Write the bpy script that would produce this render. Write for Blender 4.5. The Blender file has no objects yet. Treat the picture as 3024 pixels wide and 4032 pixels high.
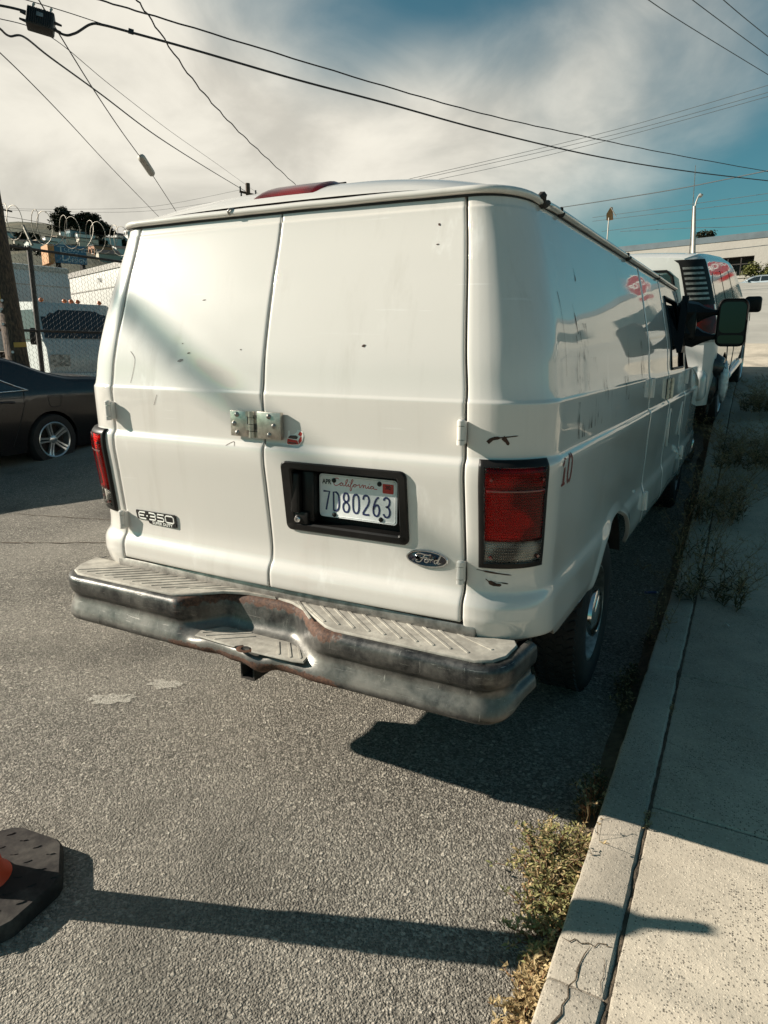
import bpy, bmesh, math, random
import numpy as np
from mathutils import Vector, Matrix, noise

random.seed(7)
SC = bpy.context.scene
COL = SC.collection
PI = math.pi

# ------------------------------------------------------------------ camera
CAM = Vector((1.496, -1.942, 1.649)); YAW, PITCH, ROLL, FPX = .478, .235, .006, 2700.3
_f = Vector((-math.sin(YAW)*math.cos(PITCH), math.cos(YAW)*math.cos(PITCH), -math.sin(PITCH)))
_r0 = Vector((math.cos(YAW), math.sin(YAW), 0)); _u0 = _r0.cross(_f)
_r = math.cos(ROLL)*_r0 + math.sin(ROLL)*_u0; _u = -math.sin(ROLL)*_r0 + math.cos(ROLL)*_u0
cam_d = bpy.data.cameras.new('camera'); cam_o = bpy.data.objects.new('camera', cam_d); COL.objects.link(cam_o)
cam_o.matrix_world = Matrix(((_r.x, _u.x, -_f.x, CAM.x), (_r.y, _u.y, -_f.y, CAM.y), (_r.z, _u.z, -_f.z, CAM.z), (0, 0, 0, 1)))
cam_d.sensor_fit = 'VERTICAL'; cam_d.sensor_height = 36.0; cam_d.lens = FPX/4032*36.0
cam_d.clip_start = .05; cam_d.clip_end = 3000
SC.camera = cam_o

# ------------------------------------------------------------------ sun and sky
SUN_EL = math.radians(24.5); SUN_AZ = math.radians(249.5)      # azimuth clockwise from +Y
sun_to = Vector((math.sin(SUN_AZ)*math.cos(SUN_EL), math.cos(SUN_AZ)*math.cos(SUN_EL), math.sin(SUN_EL)))
sd = bpy.data.lights.new('sun', 'SUN'); so = bpy.data.objects.new('sun', sd); COL.objects.link(so)
sd.energy = 5.0; sd.angle = math.radians(.53); sd.color = (1.0, .915, .79)
so.rotation_euler = (-sun_to).to_track_quat('-Z', 'Y').to_euler(); so.location = (-20, -8, 15)

wd = bpy.data.worlds.new('World'); SC.world = wd; wd.use_nodes = True
nt = wd.node_tree; nt.nodes.clear()
def wn(t, **k):
    n = nt.nodes.new(t)
    for a, b in k.items(): setattr(n, a, b)
    return n
def wmath(op, a, b=None, clamp=False):
    n = wn('ShaderNodeMath', operation=op, use_clamp=clamp)
    for i, v in enumerate((a, b)):
        if v is None: continue
        if isinstance(v, (int, float)): n.inputs[i].default_value = v
        else: nt.links.new(v, n.inputs[i])
    return n.outputs[0]
sky = wn('ShaderNodeTexSky', sky_type='NISHITA'); sky.sun_disc = False
sky.sun_elevation = SUN_EL; sky.sun_rotation = SUN_AZ; sky.altitude = 20; sky.air_density = 1.0; sky.dust_density = .6; sky.ozone_density = 1.6
tint = wn('ShaderNodeMix', data_type='RGBA', blend_type='MULTIPLY'); tint.inputs[0].default_value = 1.0
tint.inputs[7].default_value = (.46, 1.24, 1.14, 1)
nt.links.new(sky.outputs[0], tint.inputs[6])
tc = wn('ShaderNodeTexCoord'); sep = wn('ShaderNodeSeparateXYZ'); nt.links.new(tc.outputs['Generated'], sep.inputs[0])
den = wmath('ADD', wmath('MAXIMUM', sep.outputs[2], 0.0), .16)
cx = wmath('DIVIDE', sep.outputs[0], den); cy = wmath('DIVIDE', sep.outputs[1], den)
comb = wn('ShaderNodeCombineXYZ'); nt.links.new(cx, comb.inputs[0]); nt.links.new(cy, comb.inputs[1])
def wnoise(scale, detail, rough, off, dist=0.0):
    mp = wn('ShaderNodeMapping'); mp.inputs['Location'].default_value = off; nt.links.new(comb.outputs[0], mp.inputs[0])
    n = wn('ShaderNodeTexNoise'); n.inputs['Scale'].default_value = scale; n.inputs['Detail'].default_value = detail
    n.inputs['Roughness'].default_value = rough; n.inputs['Distortion'].default_value = dist
    nt.links.new(mp.outputs[0], n.inputs['Vector']); return n.outputs[0]
CLOUD_OFF = (6.1, 2.7, 8.3)
def dnoise(scale, detail, rough, off, dist=0.0, sc=(1, 1, 1)):
    mp = wn('ShaderNodeMapping'); mp.inputs['Location'].default_value = off; mp.inputs['Scale'].default_value = sc; nt.links.new(tc.outputs['Generated'], mp.inputs[0])
    n = wn('ShaderNodeTexNoise'); n.inputs['Scale'].default_value = scale; n.inputs['Detail'].default_value = detail
    n.inputs['Roughness'].default_value = rough; n.inputs['Distortion'].default_value = dist
    nt.links.new(mp.outputs[0], n.inputs['Vector']); return n.outputs[0]
n_big = dnoise(1.9, 5.0, .36, CLOUD_OFF, .05, (1, 1, 1.5))
n_fine = dnoise(5.0, 6.0, .55, (7.3, 2.2, 0.0), .4, (1, 1, 1.6))
# the fog bank lies to the north-west and thins out away from it
bank = wn('ShaderNodeVectorMath', operation='DOT_PRODUCT'); nt.links.new(tc.outputs['Generated'], bank.inputs[0]); bank.inputs[1].default_value = (-.80, .55, .22)
drift = wmath('MAXIMUM', wmath('MULTIPLY', wmath('SUBTRACT', bank.outputs['Value'], .80), 1.25), -.45)
cov = wmath('ADD', wmath('ADD', n_big, wmath('MULTIPLY', n_fine, .13)), drift)
ramp = wn('ShaderNodeMapRange', interpolation_type='SMOOTHSTEP'); nt.links.new(cov, ramp.inputs[0])
ramp.inputs[1].default_value = .43; ramp.inputs[2].default_value = .73; ramp.inputs[3].default_value = .04; ramp.inputs[4].default_value = .97
shade = wn('ShaderNodeMapRange', interpolation_type='SMOOTHSTEP'); nt.links.new(n_fine, shade.inputs[0])
shade.inputs[1].default_value = .30; shade.inputs[2].default_value = .70; shade.inputs[3].default_value = 11.0; shade.inputs[4].default_value = 16.5
ccol = wn('ShaderNodeCombineColor')
for i, kk in enumerate((1.0, .945, .82)): nt.links.new(wmath('MULTIPLY', shade.outputs[0], kk), ccol.inputs[i])
mixc = wn('ShaderNodeMix', data_type='RGBA'); nt.links.new(ramp.outputs[0], mixc.inputs[0])
nt.links.new(tint.outputs[2], mixc.inputs[6]); nt.links.new(ccol.outputs[0], mixc.inputs[7])
bg = wn('ShaderNodeBackground'); bg.inputs[1].default_value = .032; nt.links.new(mixc.outputs[2], bg.inputs[0])
wo = wn('ShaderNodeOutputWorld'); nt.links.new(bg.outputs[0], wo.inputs[0])

SC.render.engine = 'CYCLES'
SC.cycles.use_denoising = True
SC.cycles.max_bounces = 8; SC.cycles.caustics_reflective = False; SC.cycles.caustics_refractive = False
vs = SC.view_settings; vs.view_transform = 'Standard'; vs.look = 'None'; vs.gamma = 1.0; vs.use_curve_mapping = False; vs.exposure = .86

# ------------------------------------------------------------------ helpers
ORG = {}
def pchip(xs, ys):
    x = np.array(xs, float); y = np.array(ys, float); h = np.diff(x); dl = np.diff(y)/h
    m = np.zeros(len(x)); m[0] = dl[0]; m[-1] = dl[-1]
    for i in range(1, len(x)-1):
        if dl[i-1]*dl[i] > 0:
            w1 = 2*h[i]+h[i-1]; w2 = h[i]+2*h[i-1]; m[i] = (w1+w2)/(w1/dl[i-1]+w2/dl[i])
    xl = [float(a) for a in x]; yl = [float(a) for a in y]; ml = [float(a) for a in m]
    import bisect
    def f(t):
        if t <= xl[0]: return yl[0]+ml[0]*(t-xl[0])
        if t >= xl[-1]: return yl[-1]+ml[-1]*(t-xl[-1])
        i = bisect.bisect_right(xl, t)-1; hh = xl[i+1]-xl[i]; s = (t-xl[i])/hh
        return (2*s**3-3*s*s+1)*yl[i]+(s**3-2*s*s+s)*hh*ml[i]+(-2*s**3+3*s*s)*yl[i+1]+(s**3-s*s)*hh*ml[i+1]
    return f
def sst(a, b, x):
    t = min(1, max(0, (x-a)/(b-a))); return t*t*(3-2*t)
def ray(px, py):      # display pixels of the 1659 x 2212 view
    k = 3024/1659
    return _f + _r*((px*k-1512)/FPX) - _u*((py*k-2016)/FPX)
def at(px, py, d): return CAM + ray(px, py)*d
def lin(a, b, n): return [a+(b-a)*i/(n-1) for i in range(n)]

class MB:
    def __init__(s): s.v = []; s.f = []; s.m = []
    def vert(s, p): s.v.append(Vector(p)); return len(s.v)-1
    def face(s, ids, m=0): s.f.append(tuple(ids)); s.m.append(m)
    def poly(s, pts, m=0): s.face([s.vert(p) for p in pts], m)
    def grid(s, rows, closed_u=False, closed_v=False, m=0, skip=None):
        nr = len(rows); nc = len(rows[0]); base = len(s.v)
        for r in rows: s.v.extend(Vector(p) for p in r)
        for i in range(nr if closed_v else nr-1):
            for j in range(nc if closed_u else nc-1):
                if skip and skip(i, j): continue
                i2 = (i+1) % nr; j2 = (j+1) % nc
                s.face((base+i*nc+j, base+i*nc+j2, base+i2*nc+j2, base+i2*nc+j), m)
        return base
    def tube(s, pts, rad, n=6, caps=True, m=0):
        pts = [Vector(p) for p in pts]; rows = []
        up = None
        for i, p in enumerate(pts):
            t = (pts[min(i+1, len(pts)-1)]-pts[max(i-1, 0)])
            if t.length < 1e-9: t = Vector((0, 0, 1))
            t.normalize()
            if up is None:
                up = Vector((0, 0, 1)) if abs(t.z) < .9 else Vector((1, 0, 0))
            a = t.cross(up); 
            if a.length < 1e-6: a = t.orthogonal()
            a.normalize(); b = a.cross(t).normalized(); up = b
            rr = rad[i] if isinstance(rad, (list, tuple)) else rad
            rows.append([p+a*(rr*math.cos(2*PI*k/n))+b*(rr*math.sin(2*PI*k/n)) for k in range(n)])
        base = s.grid(rows, closed_u=True, m=m)
        if caps:
            s.face([base+k for k in range(n)][::-1], m); e = base+(len(rows)-1)*n; s.face([e+k for k in range(n)], m)
    def box(s, c, sz, rz=0, m=0, M=None, taper=1.0):
        c = Vector(c); hx, hy, hz = sz[0]/2, sz[1]/2, sz[2]/2; R = M or Matrix.Rotation(rz, 3, 'Z'); ids = []
        for z in (-1, 1):
            k = taper if z > 0 else 1
            for x, y in ((-1, -1), (1, -1), (1, 1), (-1, 1)): ids.append(s.vert(c+R @ Vector((x*hx*k, y*hy*k, z*hz))))
        a = ids
        for q in ((3, 2, 1, 0), (4, 5, 6, 7), (0, 1, 5, 4), (1, 2, 6, 5), (2, 3, 7, 6), (3, 0, 4, 7)): s.face([a[i] for i in q], m)
    def rbox(s, c, sz, bev=.01, seg=2, M=None, m=0):
        bm = bmesh.new(); bmesh.ops.create_cube(bm, size=1.0)
        for v in bm.verts: v.co = Vector((v.co.x*sz[0], v.co.y*sz[1], v.co.z*sz[2]))
        bmesh.ops.bevel(bm, geom=list(bm.edges)+list(bm.verts), offset=bev, segments=seg, affect='EDGES', profile=.5)
        R = M or Matrix.Identity(3); c = Vector(c); base = len(s.v); bm.verts.index_update()
        for v in bm.verts: s.v.append(c+R @ v.co)
        for f in bm.faces: s.face([base+v.index for v in f.verts], m)
        bm.free()
    def prism(s, poly, h, M, m=0, bev=0):      # poly in local xy, extruded 0..h along local z
        n = len(poly); a = [s.vert(M @ Vector((p[0], p[1], 0))) for p in poly]
        if bev:
            cx = sum(p[0] for p in poly)/n; cy = sum(p[1] for p in poly)/n
            a2 = [s.vert(M @ Vector((p[0], p[1], h-bev))) for p in poly]
            def ins(p):
                dx, dy = cx-p[0], cy-p[1]; L = math.hypot(dx, dy); return (p[0]+dx/L*bev, p[1]+dy/L*bev)
            b = [s.vert(M @ Vector((*ins(p), h))) for p in poly]; rings = (a, a2, b)
        else:
            b = [s.vert(M @ Vector((p[0], p[1], h))) for p in poly]; rings = (a, b)
        for r0, r1 in zip(rings, rings[1:]):
            for i in range(n): s.face((r0[i], r0[(i+1) % n], r1[(i+1) % n], r1[i]), m)
        s.face(b, m); s.face(a[::-1], m)
    def lathe(s, prof, M, n=32, m=0, closed=False):     # prof: (r, h) along local z
        rows = [[M @ Vector((r*math.cos(2*PI*k/n), r*math.sin(2*PI*k/n), h)) for k in range(n)] for r, h in prof]
        s.grid(rows, closed_u=True, closed_v=closed, m=m)
    def mesh(s, me_name, mats, org=Vector((0, 0, 0)), smooth=False):
        me = bpy.data.meshes.new(me_name)
        me.from_pydata([tuple(v-org) for v in s.v], [], s.f)
        for mm in (mats if isinstance(mats, (list, tuple)) else [mats]): me.materials.append(mm)
        me.polygons.foreach_set('material_index', s.m)
        if smooth: me.polygons.foreach_set('use_smooth', [True]*len(s.f))
        me.update()
        if smooth and smooth is not True:
            try: me.set_sharp_from_angle(angle=math.radians(smooth))
            except Exception: pass
        return me
    def build(s, name, mats, parent=None, smooth=False):
        org = ORG.get(parent.name, Vector((0, 0, 0))) if parent else Vector((0, 0, 0))
        o = bpy.data.objects.new(name, s.mesh(name, mats, org, smooth)); COL.objects.link(o)
        if parent: o.parent = parent; ORG[o.name] = org
        return o
def tag(o, label=None, cat=None, group=None, kind=None):
    if label: o['label'] = label
    if cat: o['category'] = cat
    if group: o['group'] = group
    if kind: o['kind'] = kind
    return o
def thing(name, label, cat, loc=(0, 0, 0), group=None, rz=0, local=False, rot=None):
    o = bpy.data.objects.new(name, None); COL.objects.link(o); o.location = loc
    o.rotation_euler = rot if rot is not None else (0, 0, rz); o.empty_display_size = .2
    ORG[o.name] = Vector((0, 0, 0)) if local else Vector(loc)
    return tag(o, label, cat, group)
def copy_tree(o, parent=None):
    c = o.copy(); COL.objects.link(c); c.parent = parent; ORG[c.name] = ORG.get(o.name, Vector((0, 0, 0)))
    for ch in list(o.children): copy_tree(ch, c)
    return c

# ------------------------------------------------------------------ materials
class NT:
    def __init__(s, name):
        s.mat = bpy.data.materials.new(name); s.mat.use_nodes = True; s.t = s.mat.node_tree; s.t.nodes.clear()
        s.b = s.n('ShaderNodeBsdfPrincipled'); s.o = s.n('ShaderNodeOutputMaterial'); s.l(s.b.outputs[0], s.o.inputs[0]); s._c = None
    def n(s, t, **k):
        n = s.t.nodes.new(t)
        for a, b in k.items(): setattr(n, a, b)
        return n
    def l(s, a, b): s.t.links.new(a, b)
    def coord(s):
        if s._c is None: s._c = s.n('ShaderNodeTexCoord').outputs['Object']
        return s._c
    def vec(s, scale=(1, 1, 1), loc=(0, 0, 0), rot=(0, 0, 0)):
        m = s.n('ShaderNodeMapping'); m.inputs['Scale'].default_value = scale; m.inputs['Location'].default_value = loc; m.inputs['Rotation'].default_value = rot
        s.l(s.coord(), m.inputs[0]); return m.outputs[0]
    def noise(s, scale, detail=3, rough=.5, vec=None, dist=0):
        n = s.n('ShaderNodeTexNoise'); n.inputs['Scale'].default_value = scale; n.inputs['Detail'].default_value = detail
        n.inputs['Roughness'].default_value = rough; n.inputs['Distortion'].default_value = dist
        s.l(vec or s.coord(), n.inputs['Vector']); return n.outputs[0]
    def vor(s, scale, feature='F1', out='Distance', vec=None, rnd=1.0):
        n = s.n('ShaderNodeTexVoronoi', feature=feature); n.inputs['Scale'].default_value = scale; n.inputs['Randomness'].default_value = rnd
        s.l(vec or s.coord(), n.inputs['Vector']); return n.outputs[out]
    def math(s, op, a, b=None, c=None, clamp=False):
        n = s.n('ShaderNodeMath', operation=op, use_clamp=clamp)
        for i, v in enumerate((a, b, c)):
            if v is None: continue
            if isinstance(v, (int, float)): n.inputs[i].default_value = v
            else: s.l(v, n.inputs[i])
        return n.outputs[0]
    def rng(s, v, a, b, c=0., d=1., smooth=True):
        n = s.n('ShaderNodeMapRange', interpolation_type='SMOOTHSTEP' if smooth else 'LINEAR'); s.l(v, n.inputs[0])
        for i, x in enumerate((a, b, c, d)): n.inputs[i+1].default_value = x
        return n.outputs[0]
    def mix(s, f, a, b, mode='MIX'):
        n = s.n('ShaderNodeMix', data_type='RGBA', blend_type=mode)
        for i, v in ((0, f), (6, a), (7, b)):
            if isinstance(v, (int, float)): n.inputs[i].default_value = v
            elif isinstance(v, tuple): n.inputs[i].default_value = (*v, 1)
            else: s.l(v, n.inputs[i])
        return n.outputs[2]
    def xyz(s):
        n = s.n('ShaderNodeSeparateXYZ'); s.l(s.coord(), n.inputs[0]); return n.outputs
    def set(s, **k):
        names = dict(color='Base Color', rough='Roughness', metal='Metallic', coat='Coat Weight', coatr='Coat Roughness', spec='Specular IOR Level', trans='Transmission Weight', ior='IOR', emit='Emission Color', emits='Emission Strength', alpha='Alpha', sub='Subsurface Weight')
        for a, v in k.items():
            i = s.b.inputs[names[a]]
            if isinstance(v, tuple): i.default_value = (*v, 1)
            elif isinstance(v, (int, float)): i.default_value = v
            else: s.l(v, i)
        return s
    def bump(s, h, strength=.5, dist=.002):
        n = s.n('ShaderNodeBump'); n.inputs['Strength'].default_value = strength; n.inputs['Distance'].default_value = dist
        s.l(h, n.inputs['Height']); s.l(n.outputs[0], s.b.inputs['Normal']); return s
def simple(name, col, rough=.5, metal=0, coat=0, var=.12, vscale=6, bump=0, bscale=80, bdist=.001, spec=.5, coatr=.05):
    t = NT(name); f = t.rng(t.noise(vscale, 5, .6), .3, .7)
    a = tuple(c*(1-var) for c in col); b = tuple(min(1, c*(1+var)) for c in col)
    t.set(color=t.mix(f, a, b), rough=rough, metal=metal, coat=coat, coatr=coatr, spec=spec)
    if bump: t.bump(t.noise(bscale, 4, .6), bump, bdist)
    return t.mat
MAT = {}
def white_paint(name, base, dirt_amt, wave=.0):
    t = NT(name)
    big = t.rng(t.noise(1.3, 5, .6), .35, .7); drip = t.noise(1.0, 5, .65, t.vec((14, 14, .9)))
    fine = t.noise(190, 2, .5); sp = t.rng(t.vor(26), .0, .035, 1, 0); spn = t.rng(t.noise(3.2, 2), .56, .66)
    g = t.math('MULTIPLY', t.rng(drip, .50, .80), big)
    c = t.mix(t.math('MULTIPLY', g, dirt_amt), base, tuple(x*.62 for x in (base[0], base[1]*.95, base[2]*.86)))
    c = t.mix(t.math('MULTIPLY', t.rng(fine, .4, .75), .06), c, (.55, .53, .48))
    c = t.mix(t.math('MULTIPLY', sp, t.math('MULTIPLY', spn, .75)), c, (.10, .06, .04))
    scr = t.rng(t.noise(1.0, 3, .6, t.vec((3, 3, 45), rot=(0, .7, .3))), .66, .74)
    smear = t.math('MULTIPLY', t.rng(t.noise(9, 4, .7, t.vec((1, 1, .35))), .55, .75), t.rng(t.noise(1.1, 2), .5, .62))
    c = t.mix(t.math('MULTIPLY', t.math('MULTIPLY', scr, .25), big), c, (.9, .9, .88))
    c = t.mix(t.math('MULTIPLY', smear, .45), c, (.92, .91, .88))
    t.set(color=c, rough=t.math('ADD', .28, t.math('MULTIPLY', big, .16)), coat=1.0, coatr=t.math('ADD', .025, t.math('MULTIPLY', t.rng(t.noise(5, 4, .6), .45, .8), .05)), spec=.10)
    t.b.inputs['Coat IOR'].default_value = 1.68
    t.bump(t.math('ADD', t.math('MULTIPLY', t.noise(420, 2), .12), t.math('MULTIPLY', t.noise(3.0, 2), 1.6)), .2, .0012)
    return t.mat
MAT['van_white'] = white_paint('van_white', (.64, .608, .565), .4)
MAT['suv_white'] = white_paint('suv_white', (.62, .61, .58), .2)
MAT['black_gap'] = simple('black_gap', (.012, .011, .010), .7)
MAT['seal_grey'] = simple('seal_grey', (.20, .20, .19), .7, var=.3, vscale=20)
MAT['black_plastic'] = simple('black_plastic', (.010, .009, .0085), .40, spec=.22, var=.2, vscale=30, bump=.15, bscale=600, bdist=.0004)
MAT['rubber'] = simple('rubber', (.014, .0125, .012), .75, var=.35, vscale=14, bump=.25, bscale=160, bdist=.001)
MAT['dark_under'] = simple('dark_under', (.022, .018, .015), .85, var=.5, vscale=5, bump=.5, bscale=30, bdist=.004)
MAT['chrome'] = simple('chrome', (.72, .72, .72), .10, 1, var=.06)
MAT['steel'] = simple('steel', (.50, .46, .40), .34, .85, var=.22, vscale=45, bump=.15, bscale=300, bdist=.0005)
MAT['dull_steel'] = simple('dull_steel', (.30, .28, .26), .45, .8, var=.35, vscale=25, bump=.2, bscale=140)
MAT['alloy'] = simple('alloy', (.62, .62, .61), .28, .85, var=.1)
MAT['rust'] = simple('rust', (.085, .036, .018), .85, .15, var=.55, vscale=30, bump=.5, bscale=90, bdist=.002)
MAT['glass_dark'] = simple('glass_dark', (.012, .014, .015), .04, 0, 1.0, var=.1)
MAT['mirror_glass'] = simple('mirror_glass', (.05, .05, .05), .03, 1.0, var=.02)
MAT['badge_black'] = simple('badge_black', (.010, .010, .011), .22, 0, .6)
MAT['badge_blue'] = simple('badge_blue', (.010, .012, .022), .15, 0, 1)
MAT['ink_red'] = simple('ink_red', (.16, .018, .012), .5, var=.3, vscale=60)
MAT['plate_red'] = simple('plate_red', (.50, .03, .02), .45, var=.1)
MAT['plate_blue'] = simple('plate_blue', (.022, .03, .10), .4, var=.2, vscale=90)
MAT['plate_white'] = simple('plate_white', (.74, .75, .74), .38, 0, .4, var=.06, vscale=40, bump=.1, bscale=500)
MAT['text_black'] = simple('text_black', (.012, .012, .012), .5)
MAT['white_mark'] = simple('white_mark', (.78, .77, .72), .5, var=.1)
def pad_mat():
    t = NT('step_pad'); n = t.noise(14, 6, .65); v = t.noise(120, 3, .6)
    c = t.mix(t.rng(n, .35, .7), (.27, .25, .215), (.46, .43, .37)); c = t.mix(t.math('MULTIPLY', t.rng(v, .6, .75), .4), c, (.12, .11, .10))
    sc = t.rng(t.noise(1, 3, .6, t.vec((7, 90, 4), rot=(0, 0, .6))), .68, .74)
    c = t.mix(t.math('MULTIPLY', sc, .5), c, (.75, .74, .70))
    t.set(color=c, rough=.75).bump(t.math('ADD', v, t.math('MULTIPLY', n, 2)), .35, .0015); return t.mat
MAT['step_pad'] = pad_mat()
def glassy(name, tr, ior=1.30):
    t = NT(name); t.t.nodes.remove(t.b); a = t.n('ShaderNodeBsdfTransparent'); a.inputs[0].default_value = (*tr, 1); g = t.n('ShaderNodeBsdfGlossy'); g.inputs['Roughness'].default_value = .04
    fr = t.n('ShaderNodeFresnel'); fr.inputs['IOR'].default_value = ior; m = t.n('ShaderNodeMixShader'); t.l(fr.outputs[0], m.inputs[0]); t.l(a.outputs[0], m.inputs[1]); t.l(g.outputs[0], m.inputs[2]); t.l(m.outputs[0], t.o.inputs[0])
    x, y, z = t.xyz(); h = t.math('MULTIPLY', t.math('ABSOLUTE', t.math('SINE', t.math('MULTIPLY', t.math('ADD', x, y), 420))), t.math('ABSOLUTE', t.math('SINE', t.math('MULTIPLY', z, 420))))
    b = t.n('ShaderNodeBump'); b.inputs['Strength'].default_value = .15; b.inputs['Distance'].default_value = .001; t.l(h, b.inputs['Height']); t.l(b.outputs[0], g.inputs['Normal']); return t.mat
MAT['lamp_glass_red'] = glassy('lamp_glass_red', (.95, .045, .028)); MAT['lamp_glass_clear'] = glassy('lamp_glass_clear', (.90, .88, .84))
def reflector_mat():
    t = NT('reflector'); x, y, z = t.xyz(); u = t.math('ADD', x, y)
    gx = t.math('ABSOLUTE', t.math('SINE', t.math('MULTIPLY', u, 330))); gz_ = t.math('ABSOLUTE', t.math('SINE', t.math('MULTIPLY', z, 330))); h = t.math('MULTIPLY', gx, gz_)
    zone = t.rng(t.noise(10, 2, .4), .40, .60); dots = t.rng(h, .80, .95)
    c = t.mix(zone, (.16, .15, .15), (.72, .70, .68)); c = t.mix(t.math('MULTIPLY', dots, .7), c, (.85, .83, .80))
    t.set(color=c, metal=.2, rough=.25).bump(h, .9, .006); return t.mat
MAT['reflector'] = reflector_mat()
def bumper_mat():
    t = NT('bumper_metal'); x, y, z = t.xyz()
    n = t.noise(11, 9, .74); f = t.noise(90, 6, .72); st = t.noise(1, 5, .6, t.vec((9, 9, 5)))
    c = t.mix(t.rng(n, .34, .66), (.026, .027, .029), (.135, .13, .122))
    s1 = t.rng(t.noise(1, 4, .7, t.vec((7, 7, 210), rot=(.1, .25, 0))), .655, .68); s2 = t.rng(t.noise(1, 4, .7, t.vec((150, 30, 6), rot=(0, .5, .2))), .67, .69)
    c = t.mix(t.math('MULTIPLY', t.math('MAXIMUM', s1, s2), .75), c, (.42, .40, .36))
    dust = t.math('MULTIPLY', t.rng(st, .40, .72), t.rng(t.noise(3.1, 3), .35, .6))
    low = t.math('MULTIPLY', t.rng(z, .655, .61, 0, 1), t.rng(z, .54, .57, 0, 1)); dust = t.math('MAXIMUM', t.math('MULTIPLY', dust, .6), t.math('MULTIPLY', low, t.rng(t.noise(3.5, 5, .65), .30, .62)))
    c = t.mix(t.math('MULTIPLY', dust, .48), c, (.27, .25, .215))
    # rust: rubbed-off edges round the step notch and along the bent lower lip
    ax = t.math('ABSOLUTE', t.math('SUBTRACT', x, .03))
    notch = t.math('MULTIPLY', t.rng(ax, .46, .30, 0, 1), t.rng(z, .655, .715, 0, 1))
    lip = t.math('MULTIPLY', t.rng(t.math('ABSOLUTE', t.math('SUBTRACT', x, .02)), .62, .25, .10, 1), t.rng(z, .590, .555, 0, 1))
    rm = t.math('MAXIMUM', notch, lip)
    rm = t.rng(t.math('ADD', rm, t.math('MULTIPLY', t.math('SUBTRACT', t.noise(34, 6, .7), .5), 1.5)), .66, .84)
    spots = t.math('MULTIPLY', t.rng(t.noise(1.0, 5, .7, t.vec((70, 70, 36))), .655, .69), t.rng(t.noise(4.3, 2), .50, .60))
    rm = t.math('MAXIMUM', rm, spots)
    rc = t.mix(t.rng(f, .35, .65), (.040, .017, .010), (.12, .056, .032))
    t.set(color=t.mix(rm, c, rc), metal=t.math('SUBTRACT', .72, t.math('ADD', t.math('MULTIPLY', rm, .6), t.math('MULTIPLY', dust, .5)), clamp=True),
          rough=t.math('ADD', t.math('ADD', .20, t.math('MULTIPLY', n, .34)), t.math('MULTIPLY', rm, .4)))
    scr = t.rng(t.noise(1, 3, .6, t.vec((9, 9, 140), rot=(.0, .5, 0))), .64, .70)
    t.bump(t.math('ADD', t.math('ADD', t.math('MULTIPLY', f, .35), t.math('MULTIPLY', t.noise(9, 2), 3.0)), t.math('MULTIPLY', scr, -.3)), .3, .003); return t.mat
MAT['bumper_metal'] = bumper_mat()
def lens_mat(name, col, cells=150, dark=.5):
    t = NT(name); x, y, z = t.xyz()
    gx = t.math('ABSOLUTE', t.math('SINE', t.math('MULTIPLY', t.math('ADD', x, y), cells*2.2)))
    gz = t.math('ABSOLUTE', t.math('SINE', t.math('MULTIPLY', z, cells*2.4)))
    h = t.math('MULTIPLY', gx, gz); big = t.rng(t.noise(9, 3), .38, .62)
    c = t.mix(t.math('MULTIPLY', h, .7), col, tuple(k*dark for k in col)); c = t.mix(t.math('MULTIPLY', big, .75), c, tuple(k*.22 for k in col))
    t.set(color=c, rough=.06, coat=0, spec=.30).bump(h, .22, .0010); return t.mat
MAT['lens_red'] = lens_mat('lens_red', (.17, .002, .002))
MAT['lens_clear'] = lens_mat('lens_clear', (.50, .48, .44), 150, .35)
MAT['lens_dark'] = simple('lens_dark', (.12, .004, .004), .12, 0, 1, var=.3, vscale=20)
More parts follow.
